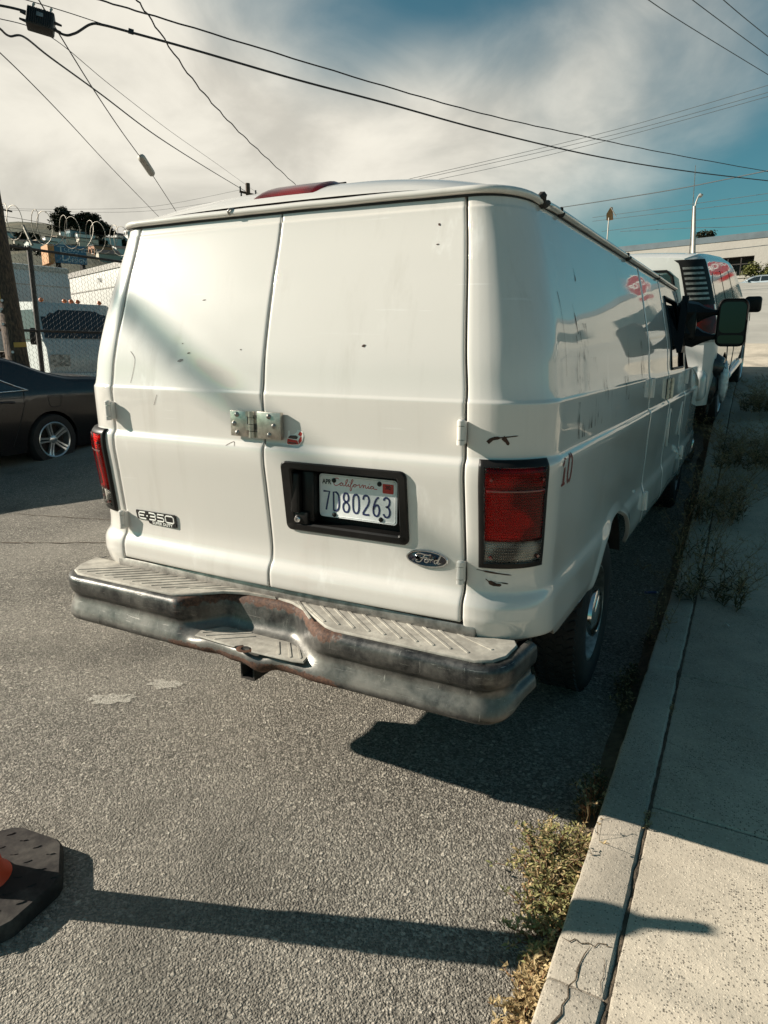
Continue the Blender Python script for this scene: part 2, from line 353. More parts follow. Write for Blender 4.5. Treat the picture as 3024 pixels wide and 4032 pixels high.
# ------------------------------------------------------------------ ground
_hy = pchip([-60, -5, 2.6, 3.6, 4.8, 6.0, 7.0, 9.8, 15, 52, 62, 90, 400], [0, 0, 0, .06, .27, .60, .82, 1.09, 1.65, 5.9, 6.2, 6.6, 8.0])
def hgt(x, y):
    return _hy(y)*(1-.92*sst(-4.0, -10.0, x))
def asphalt_mat(name, lo, hi, patch=True):
    t = NT(name)
    big = t.rng(t.noise(.9, 5, .6), .3, .72); mid = t.noise(7, 4, .6)
    vc = t.n('ShaderNodeTexVoronoi'); vc.inputs['Scale'].default_value = 135; wv = t.n('ShaderNodeMix', data_type='RGBA', blend_type='ADD'); wv.inputs[0].default_value = .011
    nz = t.n('ShaderNodeTexNoise'); nz.inputs['Scale'].default_value = 70; t.l(t.coord(), nz.inputs['Vector'])
    t.l(t.coord(), wv.inputs[6]); t.l(nz.outputs['Color'], wv.inputs[7]); t.l(wv.outputs[2], vc.inputs['Vector'])
    cs = t.n('ShaderNodeSeparateColor'); t.l(vc.outputs['Color'], cs.inputs[0])
    v2 = t.n('ShaderNodeTexVoronoi'); v2.inputs['Scale'].default_value = 55; t.l(wv.outputs[2], v2.inputs['Vector'])
    c2 = t.n('ShaderNodeSeparateColor'); t.l(v2.outputs['Color'], c2.inputs[0])
    stone = t.math('POWER', cs.outputs[0], 1.6)
    c = t.mix(stone, lo, hi)
    bigst = t.math('MULTIPLY', t.rng(c2.outputs[0], .86, .93), t.rng(v2.outputs['Distance'], .50, .34))
    c = t.mix(t.math('MULTIPLY', bigst, .8), c, tuple(min(1, k*1.5) for k in hi))
    pits = t.rng(t.noise(26, 4, .7), .60, .72)
    c = t.mix(t.math('MULTIPLY', pits, .55), c, tuple(k*.35 for k in lo))
    c = t.mix(t.math('MULTIPLY', big, .28), c, tuple(k*1.15 for k in hi)); c = t.mix(t.math('MULTIPLY', t.rng(mid, .5, .8), .35), c, lo)
    oil = t.math('MULTIPLY', t.rng(t.noise(.6, 4, .55), .52, .70), .55)
    c = t.mix(oil, c, tuple(k*.6 for k in lo)); c = t.mix(t.math('MULTIPLY', t.rng(t.noise(.33, 4, .6, t.vec((1, .25, 1), rot=(0, 0, .15))), .45, .7), .30), c, tuple(k*1.25 for k in hi))
    t.set(color=c, rough=.86, spec=.25)
    hh = t.math('ADD', t.math('MULTIPLY', t.rng(vc.outputs['Distance'], .0, .75, 1, 0), .8), t.math('MULTIPLY', cs.outputs[1], .7))
    hh = t.math('ADD', hh, t.math('MULTIPLY', bigst, 1.1)); hh = t.math('SUBTRACT', hh, t.math('MULTIPLY', pits, 1.6))
    hh = t.math('ADD', hh, t.math('MULTIPLY', t.noise(300, 2), .5))
    t.bump(hh, 1.0, .0055); return t.mat
MAT['asphalt'] = asphalt_mat('asphalt', (.085, .077, .065), (.385, .35, .295))
MAT['far_road'] = simple('far_road', (.36, .34, .30), .9, var=.12, vscale=.6)
def concrete_mat(name, base, speck=.8, bmp=.8):
    t = NT(name); v = t.n('ShaderNodeTexVoronoi'); v.inputs['Scale'].default_value = 165; t.l(t.coord(), v.inputs['Vector'])
    cs = t.n('ShaderNodeSeparateColor'); t.l(v.outputs['Color'], cs.inputs[0])
    dk = t.math('MULTIPLY', t.rng(cs.outputs[0], .70, .80), t.rng(v.outputs['Distance'], .52, .34))
    lt = t.math('MULTIPLY', t.rng(cs.outputs[1], .72, .82), t.rng(v.outputs['Distance'], .55, .35))
    n = t.noise(1.7, 7, .68); f = t.noise(60, 5, .7)
    c = t.mix(t.rng(n, .3, .7), tuple(k*.72 for k in base), tuple(min(1, k*1.08) for k in base)); c = t.mix(t.math('MULTIPLY', t.rng(f, .45, .75), .3), c, tuple(k*.55 for k in base))
    c = t.mix(t.math('MULTIPLY', lt, .55), c, tuple(min(1, k*1.35) for k in base)); dk = t.math('MULTIPLY', dk, t.rng(t.noise(5, 4, .7), .32, .62, .25, 1)); c = t.mix(t.math('MULTIPLY', dk, speck), c, (.07, .06, .05))
    st = t.math('MULTIPLY', t.rng(t.noise(1.2, 4, .6), .55, .75), .4); c = t.mix(st, c, tuple(k*.55 for k in base))
    t.set(color=c, rough=.9, spec=.2); t.bump(t.math('ADD', t.math('MULTIPLY', f, 1.2), t.math('SUBTRACT', t.math('MULTIPLY', lt, .35), t.math('MULTIPLY', dk, .35))), bmp, .0022); return t.mat
MAT['sidewalk'] = concrete_mat('sidewalk', (.47, .415, .335), .9, 1.0); MAT['kerb'] = concrete_mat('kerb', (.44, .39, .32), .7, 1.0)
MAT['dirt'] = simple('dirt', (.10, .075, .05), .95, var=.4, vscale=25, bump=.8, bscale=70, bdist=.01)
MAT['yard'] = simple('yard', (.16, .145, .12), .95, var=.25, vscale=1.2)

xs = sorted(set([-320, -200, -120, -70, -45, -30, -20, -14, -11] + [round(-10+i*.5, 3) for i in range(27)] + [4, 5, 7, 9, 12, 16, 22, 30, 45, 70, 120, 200, 320]))
ys = sorted(set([-200, -80, -30, -14, -8, -5, -3] + [round(-2+i*.4, 3) for i in range(46)] + [18, 20, 23, 26, 30, 35, 40, 46, 52, 58, 66, 80, 110, 160, 240, 400]))
mb = MB(); mb.grid([[(x, y, hgt(x, y)) for x in xs] for y in ys])
tag(mb.build('road', MAT['asphalt'], smooth=True), kind='structure')

# near-side kerb and pavement: each slab its own piece
KX0, KX1, SX1 = 1.22, 1.366, 2.98
def slab(mbx, x0, x1, y0, y1, top, bot=-.12, rnd=.012, drop=0.0, skew=0.0, n=5, chip=0.0):
    pass; rows = []
    prof = [(x0, bot), (x0, top-rnd), (x0+rnd*.3, top-rnd*.3), (x0+rnd, top), (x1-rnd*.6, top), (x1, top-rnd*.6), (x1, bot)]
    yy = [y0, y0+rnd*.5]+lin(y0+.05, y1-.05, n)+[y1-rnd*.5, y1]
    for i, y in enumerate(yy):
        e = .006 if i in (0, len(yy)-1) else 0
        row = []
        for q, (x, z) in enumerate(prof):
            cz = cx_ = 0
            if chip and q in (1, 2, 3, 4, 5):
                w_ = noise.noise(Vector((y*9, q*.4+x0, 2)))+.7*noise.noise(Vector((y*31, q*.5, 7))); big_ = max(0, noise.noise(Vector((y*5, x0*3, q*.1)))-.28)*2.2
                cz = -chip*(.5*abs(w_)+big_*(1.6 if q in (2, 3, 4) else .6)); cx_ = chip*(w_*.6+big_)*(1 if q < 4 else -1)
            row.append((x+cx_, y+skew*(x-x0), hgt(1.2, y)+z+cz-(e if z > 0 else 0)))
        rows.append(row)
    b = mbx.grid(rows); nn = len(prof)
    mbx.face([b+k for k in range(nn)]); e = b+(len(rows)-1)*nn; mbx.face([e+k for k in range(nn)][::-1])
pav = thing('pavement', None, None, (0, 0, 0)); tag(pav, kind='structure')
ksegs = [-4.2, -2.35, -.52, 2.2, 4.0, 5.8, 7.6, 9.4, 11.2, 13.0, 15.0]
for a, b in zip(ksegs, ksegs[1:]):
    m_ = MB(); slab(m_, KX0, KX1, a+.003, b-.003, .14, rnd=.018, n=int((b-a)/.018) if b < 4.5 else 20, chip=.0045); m_.build('kerb_stone', MAT['kerb'], pav, smooth=35)
sy = [-4.6, -2.9, -1.25, .29, 1.38, 2.5, 3.8, 5.2, 6.6, 8.0, 9.6, 11.2, 13.0, 15.0]
for a, b in zip(sy, sy[1:]):
    for x0, x1 in ((KX1+.007, SX1), (SX1+.01, 4.6)):
        m_ = MB(); slab(m_, x0, x1, a+.004, b-.004, .138, rnd=.010, skew=.0, n=int((b-a)/.02) if b < 3 and x0 < 2 else 6, chip=.004 if x0 < 2 else 0); m_.build('paving_slab', MAT['sidewalk'], pav, smooth=35)
m_ = MB(); m_.grid([[(KX0+.05, y, hgt(1.2, y)+.126), (4.7, y, hgt(1.2, y)+.126)] for y in lin(-4.6, 15, 40)]); m_.build('joint_bed', MAT['dirt'], pav)
m_ = MB(); rows = []
for y in lin(-2.6, 6.0, 420):
    w = .008+.006*noise.noise(Vector((y*14, 1, 1)))+.004*random.random(); z = hgt(1.2, y)+.131+.007*noise.noise(Vector((y*11, 4, 2)))+.003*random.random(); c = KX1+.004
    rows.append([(c-w, y, z-.004), (c, y, z+.002), (c+w, y, z-.004)])
m_.grid(rows); m_.build('joint_soil', MAT['dirt'], pav, smooth=True)
# cracks in the kerb: thin ragged dark slivers lying in the surface
def crack(pts, w, z, name='crack'):
    m_ = MB(); rows = []
    for i, (x, y) in enumerate(pts):
        ww = w*(.5+random.random())*(.25 if i in (0, len(pts)-1) else 1)
        d = Vector((pts[min(i+1, len(pts)-1)][0]-pts[max(0, i-1)][0], pts[min(i+1, len(pts)-1)][1]-pts[max(0, i-1)][1], 0)).normalized(); nn = Vector((-d.y, d.x, 0))
        rows.append([Vector((x, y, z))-nn*ww, Vector((x, y, z+.0004)), Vector((x, y, z))+nn*ww])
    m_.grid(rows); return m_.build(name, MAT['dirt'], pav)
def jag(a, b, n, amp):
    return [(a[0]+(b[0]-a[0])*i/n+random.uniform(-amp, amp), a[1]+(b[1]-a[1])*i/n+random.uniform(-amp, amp)) for i in range(n+1)]
crack(jag((1.235, -.40), (1.36, -.36), 9, .008), .0018, .1415); crack(jag((1.30, -.39), (1.262, -.72), 12, .007), .002, .1415); crack(jag((1.34, -.40), (1.35, -.52), 6, .004), .0010, .1415)
# verge soil along the gutter and the far side of the street
m_ = MB(); rows = []
for y in lin(-3.5, 9, 90):
    w = .03+.03*noise.noise(Vector((0, y*2.2, 3)))+.02*random.random()
    rows.append([(KX0-.02-w*1.4, y, hgt(1.2, y)+.003), (KX0-w*.5, y, hgt(1.2, y)+.012+.012*random.random()), (KX0+.004, y, hgt(1.2, y)+.03)])
m_.grid(rows); tag(m_.build('gutter_soil', MAT['dirt'], smooth=True), kind='structure')
lp = thing('far_pavement', None, None); tag(lp, kind='structure')
m_ = MB(); m_.box((-9.3, 6, .065), (.16, 60, .14)); m_.build('kerb_stone', MAT['kerb'], lp)
for i in range(14):
    m_ = MB(); m_.box((-10.0, -6+i*2.0, .06), (1.2, 1.985, .13)); m_.build('paving_slab', MAT['sidewalk'], lp)
m_ = MB(); m_.grid([[(-10.62, -40, .05), (-11.6, -40, .36), (-70, -40, .36)], [(-10.62, 60, .06), (-11.6, 60, .36), (-70, 60, .36)]]); tag(m_.build('yard_ground', MAT['yard']), kind='structure')
# pale worn paint and patches on the asphalt
def blotch(cx, cy, rx, ry, rot, mat, name, z=.004, n=26, seed=0):
    random.seed(seed); pts = []
    for i in range(n):
        a = 2*PI*i/n; k = .6+.55*random.random(); x = rx*k*math.cos(a); y = ry*k*math.sin(a)
        pts.append(Vector((cx+x*math.cos(rot)-y*math.sin(rot), cy+x*math.sin(rot)+y*math.cos(rot), z)))
    m_ = MB(); c = m_.vert((cx, cy, z)); ids = [m_.vert(p) for p in pts]
    for i in range(n): m_.face((c, ids[i], ids[(i+1) % n]))
    return m_.build(name, mat)
tp = NT('worn_paint'); cut = tp.rng(tp.math('ADD', tp.noise(60, 4, .7), tp.math('MULTIPLY', tp.noise(9, 3), .6)), .60, .76)
tp.set(color=tp.mix(tp.noise(120, 3), (.42, .39, .33), (.62, .58, .50)), rough=.9, alpha=tp.math('MULTIPLY', cut, tp.rng(tp.vor(150), .60, .2, .5, 1.0))); tp.bump(tp.noise(160, 3), .8, .003); MAT['worn_paint'] = tp.mat
tag(blotch(-1.03, .12, .13, .055, .55, MAT['worn_paint'], 'paint_stain', seed=3), 'pale cream paint splash on the asphalt left of the bumper', 'stain')
tag(blotch(-.92, .34, .10, .05, .3, MAT['worn_paint'], 'paint_stain', seed=5), 'fainter pale paint smudge on the asphalt nearest the bumper', 'stain')
tag(blotch(-6.1, 3.3, .28, .07, -.5, MAT['worn_paint'], 'paint_stain', seed=8), 'thin whitish scuff on the shaded asphalt beside the dark car', 'stain')
tag(blotch(-3.1, -.15, .10, .04, .1, MAT['worn_paint'], 'paint_stain', seed=9), 'small white fleck on the asphalt at the left picture edge', 'stain')
def road_crack(pts, w, label):
    m_ = MB(); rows = []
    for i, (x, y) in enumerate(pts):
        ww = w*(.4+random.random()); rows.append([(x, y-ww, .004), (x, y+ww, .004)])
    m_.grid(rows); tag(m_.build('road_crack', MAT['dirt']), label, 'crack')
random.seed(11)
road_crack(jag((-5.2, .95), (-2.3, 2.5), 60, .02), .010, 'ragged crack across the asphalt left of the van')
road_crack(jag((-4.9, 2.3), (-3.2, 2.75), 40, .012), .007, 'fine crack in the asphalt near the dark car shadow')
random.seed(11)
# ------------------------------------------------------------------ the van
W_ = pchip([.58, .62, .66, .72, .83, .855, .885, .92, 1.05, 1.20, 1.285, 1.303, 1.324, 1.40, 1.487, 1.499, 1.645, 1.88, 2.03, 2.11, 2.14],
           [.955, .975, .992, 1.003, 1.006, 1.002, .990, .989, .996, 1.003, 1.007, 1.005, .990, .989, .987, .981, .960, .903, .861, .836, .826])
XD_ = pchip([.70, .775, .885, 1.316, 1.496, 1.645, 1.88, 2.07, 2.11, 2.14], [.759, .761, .760, .7545, .752, .737, .710, .682, .676, .670])
R_ = pchip([.70, .745, .775, .80, .835, .858, .885, .93, 1.0, 1.15, 1.275, 1.300, 1.322, 1.40, 1.488, 1.500, 1.6, 1.75, 1.9, 2.055, 2.066, 2.073, 2.11, 2.14],
           [.050, .022, .012, .006, .006, .013, .030, .034, .028, .010, -.004, -.002, .011, .008, .005, .010, .023, .056, .098, .142, .144, .149, .155, .166])
LA = .385; RY = .24
def bow(x): return .018*(x/.757)**2
CX0 = .007
def vnoise(y, z, s): return noise.noise(Vector((y*s, z*s*1.3, 4.7)))
def side_pt(a, z, sgn=1):
    xd = XD_(z)+.004; w = W_(z); y0 = R_(z)+bow(xd)
    if a < LA:
        th = a/LA*PI/2; e = 2/2.25
        x = xd+(w-xd)*math.sin(th)**e if th > 0 else xd; y = y0+RY*(1-math.cos(th)**e)
    else:
        x = w; y = y0+RY+(a-LA)
        yy = y-4.1
        if yy > 0: x -= .012*yy*yy
        x += sgn*SKEW*(y-.3)*sst(.25, .6, y)
        # years of knocks: the panels are never quite flat
        k = sst(LA, LA+.5, a)
        x += k*(.0018*vnoise(y, z, 1.7)+.0006*vnoise(y+9, z, 4.1))*(1-.65*sst(1.45, 1.6, z))
        if z < .95: x += k*.004*vnoise(y+3, z, 3.0)*sst(.95, .75, z)
        # wheel arch lip
        dd = abs(math.hypot(y-AY, z-.385)-AR)
        if z > .5 and dd < .06 and z > .5: x += .010*sst(.06, .0, dd)
    return Vector((x*sgn, y, z))
AY, AR = 1.36, .505; SKEW = .020
def zlow(y):
    d = AR*AR-(y-AY)**2; a = .385+math.sqrt(d) if d > 0 else 0
    base = .655+.07*sst(.35, .1, y) if y < AY else .60
    return max(base, a)
def dent(x, z):
    d = 0
    # long diagonal crease across the left door
    ax, az, bx, bz = -.72, 1.80, -.10, 1.44
    L = math.hypot(bx-ax, bz-az); ux, uz = (bx-ax)/L, (bz-az)/L
    s = (x-ax)*ux+(z-az)*uz; n = -(x-ax)*uz+(z-az)*ux
    k = sst(-.05, .12, s)*sst(L+.25, L-.12, s)
    d += k*(.010*math.exp(-(n/.055)**2)-.004*math.exp(-((n-.11)/.06)**2))
    d += .004*math.exp(-(((x+.41)/.03)**2+((z-1.60)/.016)**2))+.003*math.exp(-(((x+.40)/.02)**2+((z-1.66)/.010)**2))
    d += .0012*noise.noise(Vector((x*2.3, 1.7, z*2.3)))
    return d
def rear_pt(a, z):
    k = XD_(z)/.757; x = a*k
    if a > CX0-.0001: x = CX0+(a-CX0)*(XD_(z)-CX0)/(.757-CX0)
    else: x = CX0+(a-CX0)*(XD_(z)+CX0)/(.757+CX0)
    y = R_(z)+bow(x)
    if x < 0.0: y += dent(x, z)
    else: y += .0012*noise.noise(Vector((x*2.1, 5.7, z*2.1)))
    return Vector((x, y, z))
ZL = [.79, .80, .812, .825, .835, .845, .852, .86, .868, .876, .885, .895, .91, .93, .96, 1.0, 1.04, 1.08, 1.12, 1.16, 1.20, 1.24, 1.262, 1.278, 1.288, 1.296, 1.302, 1.308, 1.314, 1.320, 1.326, 1.333, 1.345, 1.37, 1.40, 1.43, 1.46, 1.475, 1.484, 1.4875, 1.490, 1.4935, 1.497, 1.4995, 1.502, 1.51, 1.53] + lin(1.56, 2.04, 25) + [2.052, 2.058, 2.063, 2.066, 2.069, 2.072, 2.0745, 2.08, 2.09]
def panel(name, f, a0, a1, z0, z1, na, parent, mat, depth=.024, hole=None, zl=None, zmap=None, flip=False, extra=(), b=.005, push=0, zs=None):
    A = [(a0, depth), (a0, b), (a0+.3*b, .3*b), (a0+b, 0)]+[(a, 0) for a in sorted(set([round(v, 5) for v in lin(a0, a1, na)[1:-1]]+[e for e in extra if a0+b < e < a1-b]))]+[(a1-b, 0), (a1-.3*b, .3*b), (a1, b), (a1, depth)]
    zz = [z for z in (zs or ZL) if z0+2*b < z < z1-2*b]
    if zl: zz = sorted(set(zz+[z for z in zl if z0+b < z < z1-b]))
    Z = [(z0, depth), (z0, b), (z0+.3*b, .3*b), (z0+b, 0)]+[(z, 0) for z in zz]+[(z1-b, 0), (z1-.3*b, .3*b), (z1, b), (z1, depth)]
    rows = []; e = .0015
    for z, dz in Z:
        row = []
        for a, da in A:
            z_ = zmap(a, z) if zmap else z
            p = f(a, z_); n = (f(a+e, z_)-f(a-e, z_)).cross(f(a, z_+e)-f(a, z_-e)).normalized()
            if flip: n = -n
            row.append(p+n*(push-max(da, dz)))
        rows.append(row)
    def skip(i, j):
        if not hole: return False
        am = (A[j][0]+A[j+1][0])/2; zm = (Z[i][0]+Z[i+1][0])/2
        return hole[0] < am < hole[1] and hole[2] < zm < hole[3]
    mb = MB(); mb.grid(rows, skip=skip)
    if flip: mb.f = [t[::-1] for t in mb.f]
    return mb.build(name, mat, parent, smooth=True)
van = thing('cargo_van', 'dented white cargo van parked at the kerb, plain rear doors, step bumper, plate 7D80263', 'van', (0, 0, 0))
WH = MAT['van_white']
HOLE = (.097, .556, 1.022, 1.256)
door_l = panel('rear_door', rear_pt, -.753, CX0-.0035, .779, 2.106, 60, van, WH, depth=.022)
door_r = panel('rear_door', rear_pt, CX0+.0035, .753, .779, 2.106, 60, van, WH, depth=.022, hole=HOLE, extra=HOLE[:2], zl=HOLE[2:])
door_l['label'] = 'left rear door with a long diagonal dent'; door_r['label'] = 'right rear door with number plate recess'
# quarter panels: corner and side in one sheet
QF = 2.178; S2, S3 = 3.0, 4.05
a_of_y = lambda y: LA+(y-RY-.03)
def zmap_s(a, z):
    y = R_(.8)+bow(.757)+RY+(a-LA) if a > LA else .2*a/LA
    zl_ = zlow(y); zs = 1.02
    return z if z >= zs else zl_+(z-.60)/(zs-.60)*(zs-zl_)
archx = [a_of_y(AY+s*AR*k) for s in (-1, 1) for k in (.5, .62, .72, .8, .85, .88, .90, .93, .96)]
ZS = sorted(set(lin(.62, 1.02, 34)+[z for z in ZL if z > 1.02]))
a_end = a_of_y(QF)
ex = list(lin(.0, LA+.06, 26))+archx
quarter_r = panel('quarter_panel', side_pt, 0.0, a_end, .60, 2.106, 70, van, WH, depth=.022, zmap=zmap_s, extra=ex, zs=ZS)
quarter_l = panel('quarter_panel', lambda a, z: side_pt(a, z, -1), 0.0, a_of_y(S3), .60, 2.106, 60, van, WH, depth=.022, zmap=zmap_s, extra=ex, flip=True, zs=ZS)
door_s = panel('side_door', side_pt, a_of_y(QF+.008), a_of_y(S2), .60, 2.106, 26, van, WH, depth=.022, zs=ZS)
# front door with its window opening
WIN = (a_of_y(3.18), a_of_y(3.90), 1.52, 2.0)
door_f = panel('front_door', side_pt, a_of_y(S2+.008), a_of_y(S3), .60, 2.106, 36, van, WH, depth=.022, hole=WIN, extra=WIN[:2], zl=WIN[2:], zs=ZS)
panel('front_fender', side_pt, a_of_y(S3+.01), a_of_y(5.60), .62, 1.50, 24, van, WH, depth=.022, zs=ZS)
panel('front_fender', lambda a, z: side_pt(a, z, -1), a_of_y(S3+.01), a_of_y(5.60), .62, 1.50, 24, van, WH, depth=.022, flip=True, zs=ZS)
g = panel('window_glass', side_pt, WIN[0]-.02, WIN[1]+.02, 1.505, 2.02, 12, van, MAT['glass_dark'], depth=.004, push=-.012, b=.002)
m_ = MB(); fr = [(WIN[0], 1.52), (WIN[1], 1.52), (WIN[1], 2.0), (WIN[0], 2.0)]
for (a, z), (a2, z2) in zip(fr, fr[1:]+fr[:1]): m_.tube([side_pt(a+(a2-a)*t, z+(z2-z)*t)+Vector((.001, 0, 0)) for t in lin(0, 1, 8)], .009, 6)
m_.build('window_seal', MAT['black_plastic'], g, smooth=True)
# dark shell behind the panel gaps
m_ = MB(); rows = []
for z in lin(.70, 2.112, 30):
    row = []
    for s, seq in ((-1, reversed(lin(0, a_of_y(4.35), 48))), (1, lin(0, a_of_y(4.35), 48))):
        pts = []
        for a in seq:
            zz = z; y = R_(.8)+bow(.757)+RY+(a-LA) if a > LA else 0
            zl_ = zlow(y)+.05 if abs(y-AY) < .6 else .70
            zz = max(z, zl_) if z < 1.1 else z
            p = side_pt(a, zz, s); pts.append(Vector((p.x-s*.020, p.y+.022*sst(.6, .0, a), zz)))
        row += pts
        if s == -1:
            for x in lin(-.74, .74, 31):
                p = rear_pt(x, z); row.append(p+Vector((0, .019, 0)))
    rows.append(row)
def in_recess(i, j): 
    p = (rows[i][j]+rows[i+1][j+1])/2; return .06 < p.x < .60 and .98 < p.z < 1.29 and p.y < .3
m_.grid(rows, skip=in_recess); m_.build('inner_shell', MAT['black_gap'], van)
# grey rubber seals showing in the left and middle door gaps
for xa, mm in ((-.755, 'seal_grey'), (CX0, 'seal_grey')):
    m_ = MB(); m_.tube([rear_pt(xa, z)+Vector((0, .007, 0)) for z in lin(.79, 2.09, 60)], .0042, 5); m_.build('door_seal', MAT[mm], van, smooth=True)
# front end
m_ = MB(); rows = []
for y, zt, k in ((4.04, 2.115, .99), (4.16, 2.04, .99), (4.62, 1.50, .97)): rows.append([(x*W_(min(zt, 2.1))*k+SKEW*(y-.3), y+.10*(1-x*x), zt) for x in lin(-1, 1, 13)])
m_.grid(rows); m_.build('windscreen', MAT['glass_dark'], van, smooth=True)
m_ = MB(); rows = []
for y, zt in ((4.60, 1.50), (5.1, 1.44), (5.45, 1.36), (5.60, 1.20)): rows.append([(x*.985+SKEW*(y-.3), y+.08*(1-x*x), zt+.04*(1-x*x)) for x in lin(-1, 1, 13)])
m_.grid(rows); m_.build('bonnet', WH, van, smooth=True)
m_ = MB(); m_.rbox((.1, 5.60, .95), (1.86, .16, .62), .05, 3); m_.build('front_grille', MAT['dull_steel'], van, smooth=40)
m_ = MB(); m_.rbox((.1, 5.72, .66), (2.0, .22, .24), .05, 3); m_.build('front_bumper', MAT['chrome'], van, smooth=40)
# roof skin, drip rail and high brake light
def roof_edge(y, z=2.112):
    xd = XD_(z)+.004; w = W_(z); y0 = R_(z)+bow(xd); q = (y-y0)/RY
    if q <= 0: return xd
    if q >= 1: return w
    e = 2.25; return xd+(w-xd)*max(0, 1-(1-q)**e)**(1/e)
def roof_z(x, y):
    w = roof_edge(y); x = x-SKEW*max(0, y-.3); k = min(1, abs(x)/w); r = sst(.10, .95, y)
    f = 1-sst(3.3, 4.2, y)*.5
    rise = 1-math.exp(-max(0, y-.155)/.12)
    return 2.122+(.118*rise+.02*r)*f*(1-k**3.0)+.003*math.cos(x*22)*r*sst(.9, .3, k)
yr0 = R_(2.112)+bow(XD_(2.112))
m_ = MB(); ry = [yr0+v for v in (0, .004, .012, .025, .045, .07, .10, .14, .19, .25)]+lin(.5, 4.1, 24)
rows = []
for y in ry:
    w = roof_edge(y); rows.append([(x*w+SKEW*max(0, y-.3), y-(bow(.68)-bow(x*w))*sst(.35, .15, y), roof_z(x*w+SKEW*max(0, y-.3), y)) for x in [math.copysign(1-(1-abs(t))**1.5, t) for t in lin(-1, 1, 41)]])
m_.grid(rows); m_.build('roof', WH, van, smooth=True)
def outline(z, off, n=14, yend=4.15):
    L = []
    for s in (-1, 1):
        seg = []
        for y in lin(yend, yr0+RY, 30): seg.append((roof_edge(y, z), y, 1, 0))
        for th in lin(90, 0, n):
            t = math.radians(th); e = 2/2.25; xd = XD_(z)+.004; w = W_(z)
            seg.append((xd+(w-xd)*math.sin(t)**e, yr0+RY*(1-math.cos(t)**e), math.sin(t), -math.cos(t)))
        seg = [(s*a, b, s*c, d) for a, b, c, d in seg]
        if s == -1: L += seg; L += [(x, R_(z)+bow(x), 0, -1) for x in lin(-.64, .64, 21)]
        else: L += seg[::-1]
    return [(x+nx*off+SKEW*max(0, y-.3), y+ny*off, nx, ny) for x, y, nx, ny in L]
prof = [(-.012, 2.106), (.004, 2.103), (.017, 2.1055), (.023, 2.112), (.021, 2.121), (.012, 2.127), (-.004, 2.128), (-.02, 2.124)]
m_ = MB(); rows = []
for i, (x, y, nx, ny) in enumerate(outline(2.112, 0)):
    dz = .0015*noise.noise(Vector((x*6, y*6, 0)))
    if x > .6 and y < .9: dz -= .008*math.exp(-((y-.42)/.08)**2)       # knocked-down stretch at the right rear corner
    rows.append([(x+nx*o, y+ny*o, z+dz) for o, z in prof])
m_.grid(rows); m_.build('drip_rail', WH, van, smooth=True)
m_ = MB(); rows = [[(x+nx*o, y+ny*o, z) for o, z in ((.0055, 2.109), (.0075, 2.098), (.003, 2.096))] for x, y, nx, ny in outline(2.112, 0)]
m_.grid(rows); m_.build('rail_sealant', MAT['black_gap'], van)
# crumpled, tarry patches on the right rail
for yc, ln, sz in ((.40, .10, .017), (1.95, .10, .014), (.62, .05, .012), (3.1, .05, .010)):
    m_ = MB(); pts = []
    for t in lin(0, 1, 9):
        y = yc+(t-.5)*ln; pts.append((roof_edge(y)+SKEW*max(0, y-.3)+.014+.006*math.sin(t*9), y, 2.112+.008*math.sin(t*7)))
    m_.tube(pts, [sz*(.3+.7*math.sin(PI*t))*(.8+.4*random.random()) for t in lin(0, 1, 9)], 7); m_.build('torn_sealant', MAT['dark_under'], van, smooth=True)
m_ = MB(); rows = []
for i, y in enumerate(lin(.18, .36, 8)):
    xa, xb = -.165+.05*i/7, .125-.0*i/7; k = [.0, .010, .012, .012, .012, .012, .010, 0]
    rows.append([(x, y, roof_z(x, y)+.001+k[i]*(1 if 0 < j < 15 else 0)) for j, x in enumerate(lin(xa, xb, 16))])
m_.grid(rows); bl = m_.build('brake_light', MAT['lens_red'], van, smooth=True)
m_ = MB(); m_.tube([(p[0], p[1], roof_z(p[0], p[1])+.003) for p in [(-.172, .18), (-.12, .375), (.13, .378), (.132, .18), (-.172, .18)]], .004, 5); m_.build('light_frame', MAT['black_gap'], bl)
m_ = MB(); m_.tube([(-.21, yr0-.032, 2.108), (-.212, yr0-.04, 2.118), (-.205, yr0-.038, 2.126), (-.20, yr0-.02, 2.128)], .004, 6); m_.build('drip_hook', MAT['dull_steel'], van, smooth=True)

# tail lamps
for s in (1, -1):
    f = (lambda a, z, s=s: side_pt(a, z, s)); fl = s < 0
    bz = panel('tail_lamp', f, .036, .274, .970, 1.320, 18, van, MAT['black_plastic'], depth=.02, push=.011, b=.008, flip=fl, hole=(.054, .257, .990, 1.299), extra=(.054, .257), zl=(.990, 1.299))
    panel('lamp_reflector', f, .048, .263, .984, 1.306, 18, bz, MAT['reflector'], depth=.002, push=.004, b=.001, flip=fl)
    panel('red_lens', f, .056, .255, 1.064, 1.297, 18, bz, MAT['lamp_glass_red'], depth=.010, push=.016, b=.006, flip=fl)
    panel('clear_lens', f, .056, .255, .992, 1.061, 18, bz, MAT['lamp_glass_clear'], depth=.010, push=.016, b=.006, flip=fl)
    panel('lens_rib', f, .062, .250, 1.226, 1.233, 12, bz, MAT['lens_dark'], depth=.004, push=.0172, b=.0015, flip=fl)
    for aa, zz in ((.075, 1.262), (.075, 1.008), (.240, 1.262), (.238, 1.010)):
        m_ = MB()
        p = f(aa, zz); n = (f(aa+.002, zz)-f(aa-.002, zz)).cross(Vector((0, 0, 1))).normalized()*(1 if s > 0 else -1)
        n = n if n.y < 0 or abs(n.x) > .5 else -n
        if n.x*s < 0: n = -n
        m_.tube([p+n*.008, p+n*.0182], [.007, .005], 10); m_.build('lens_screw', MAT['lens_dark'], bz, smooth=35)

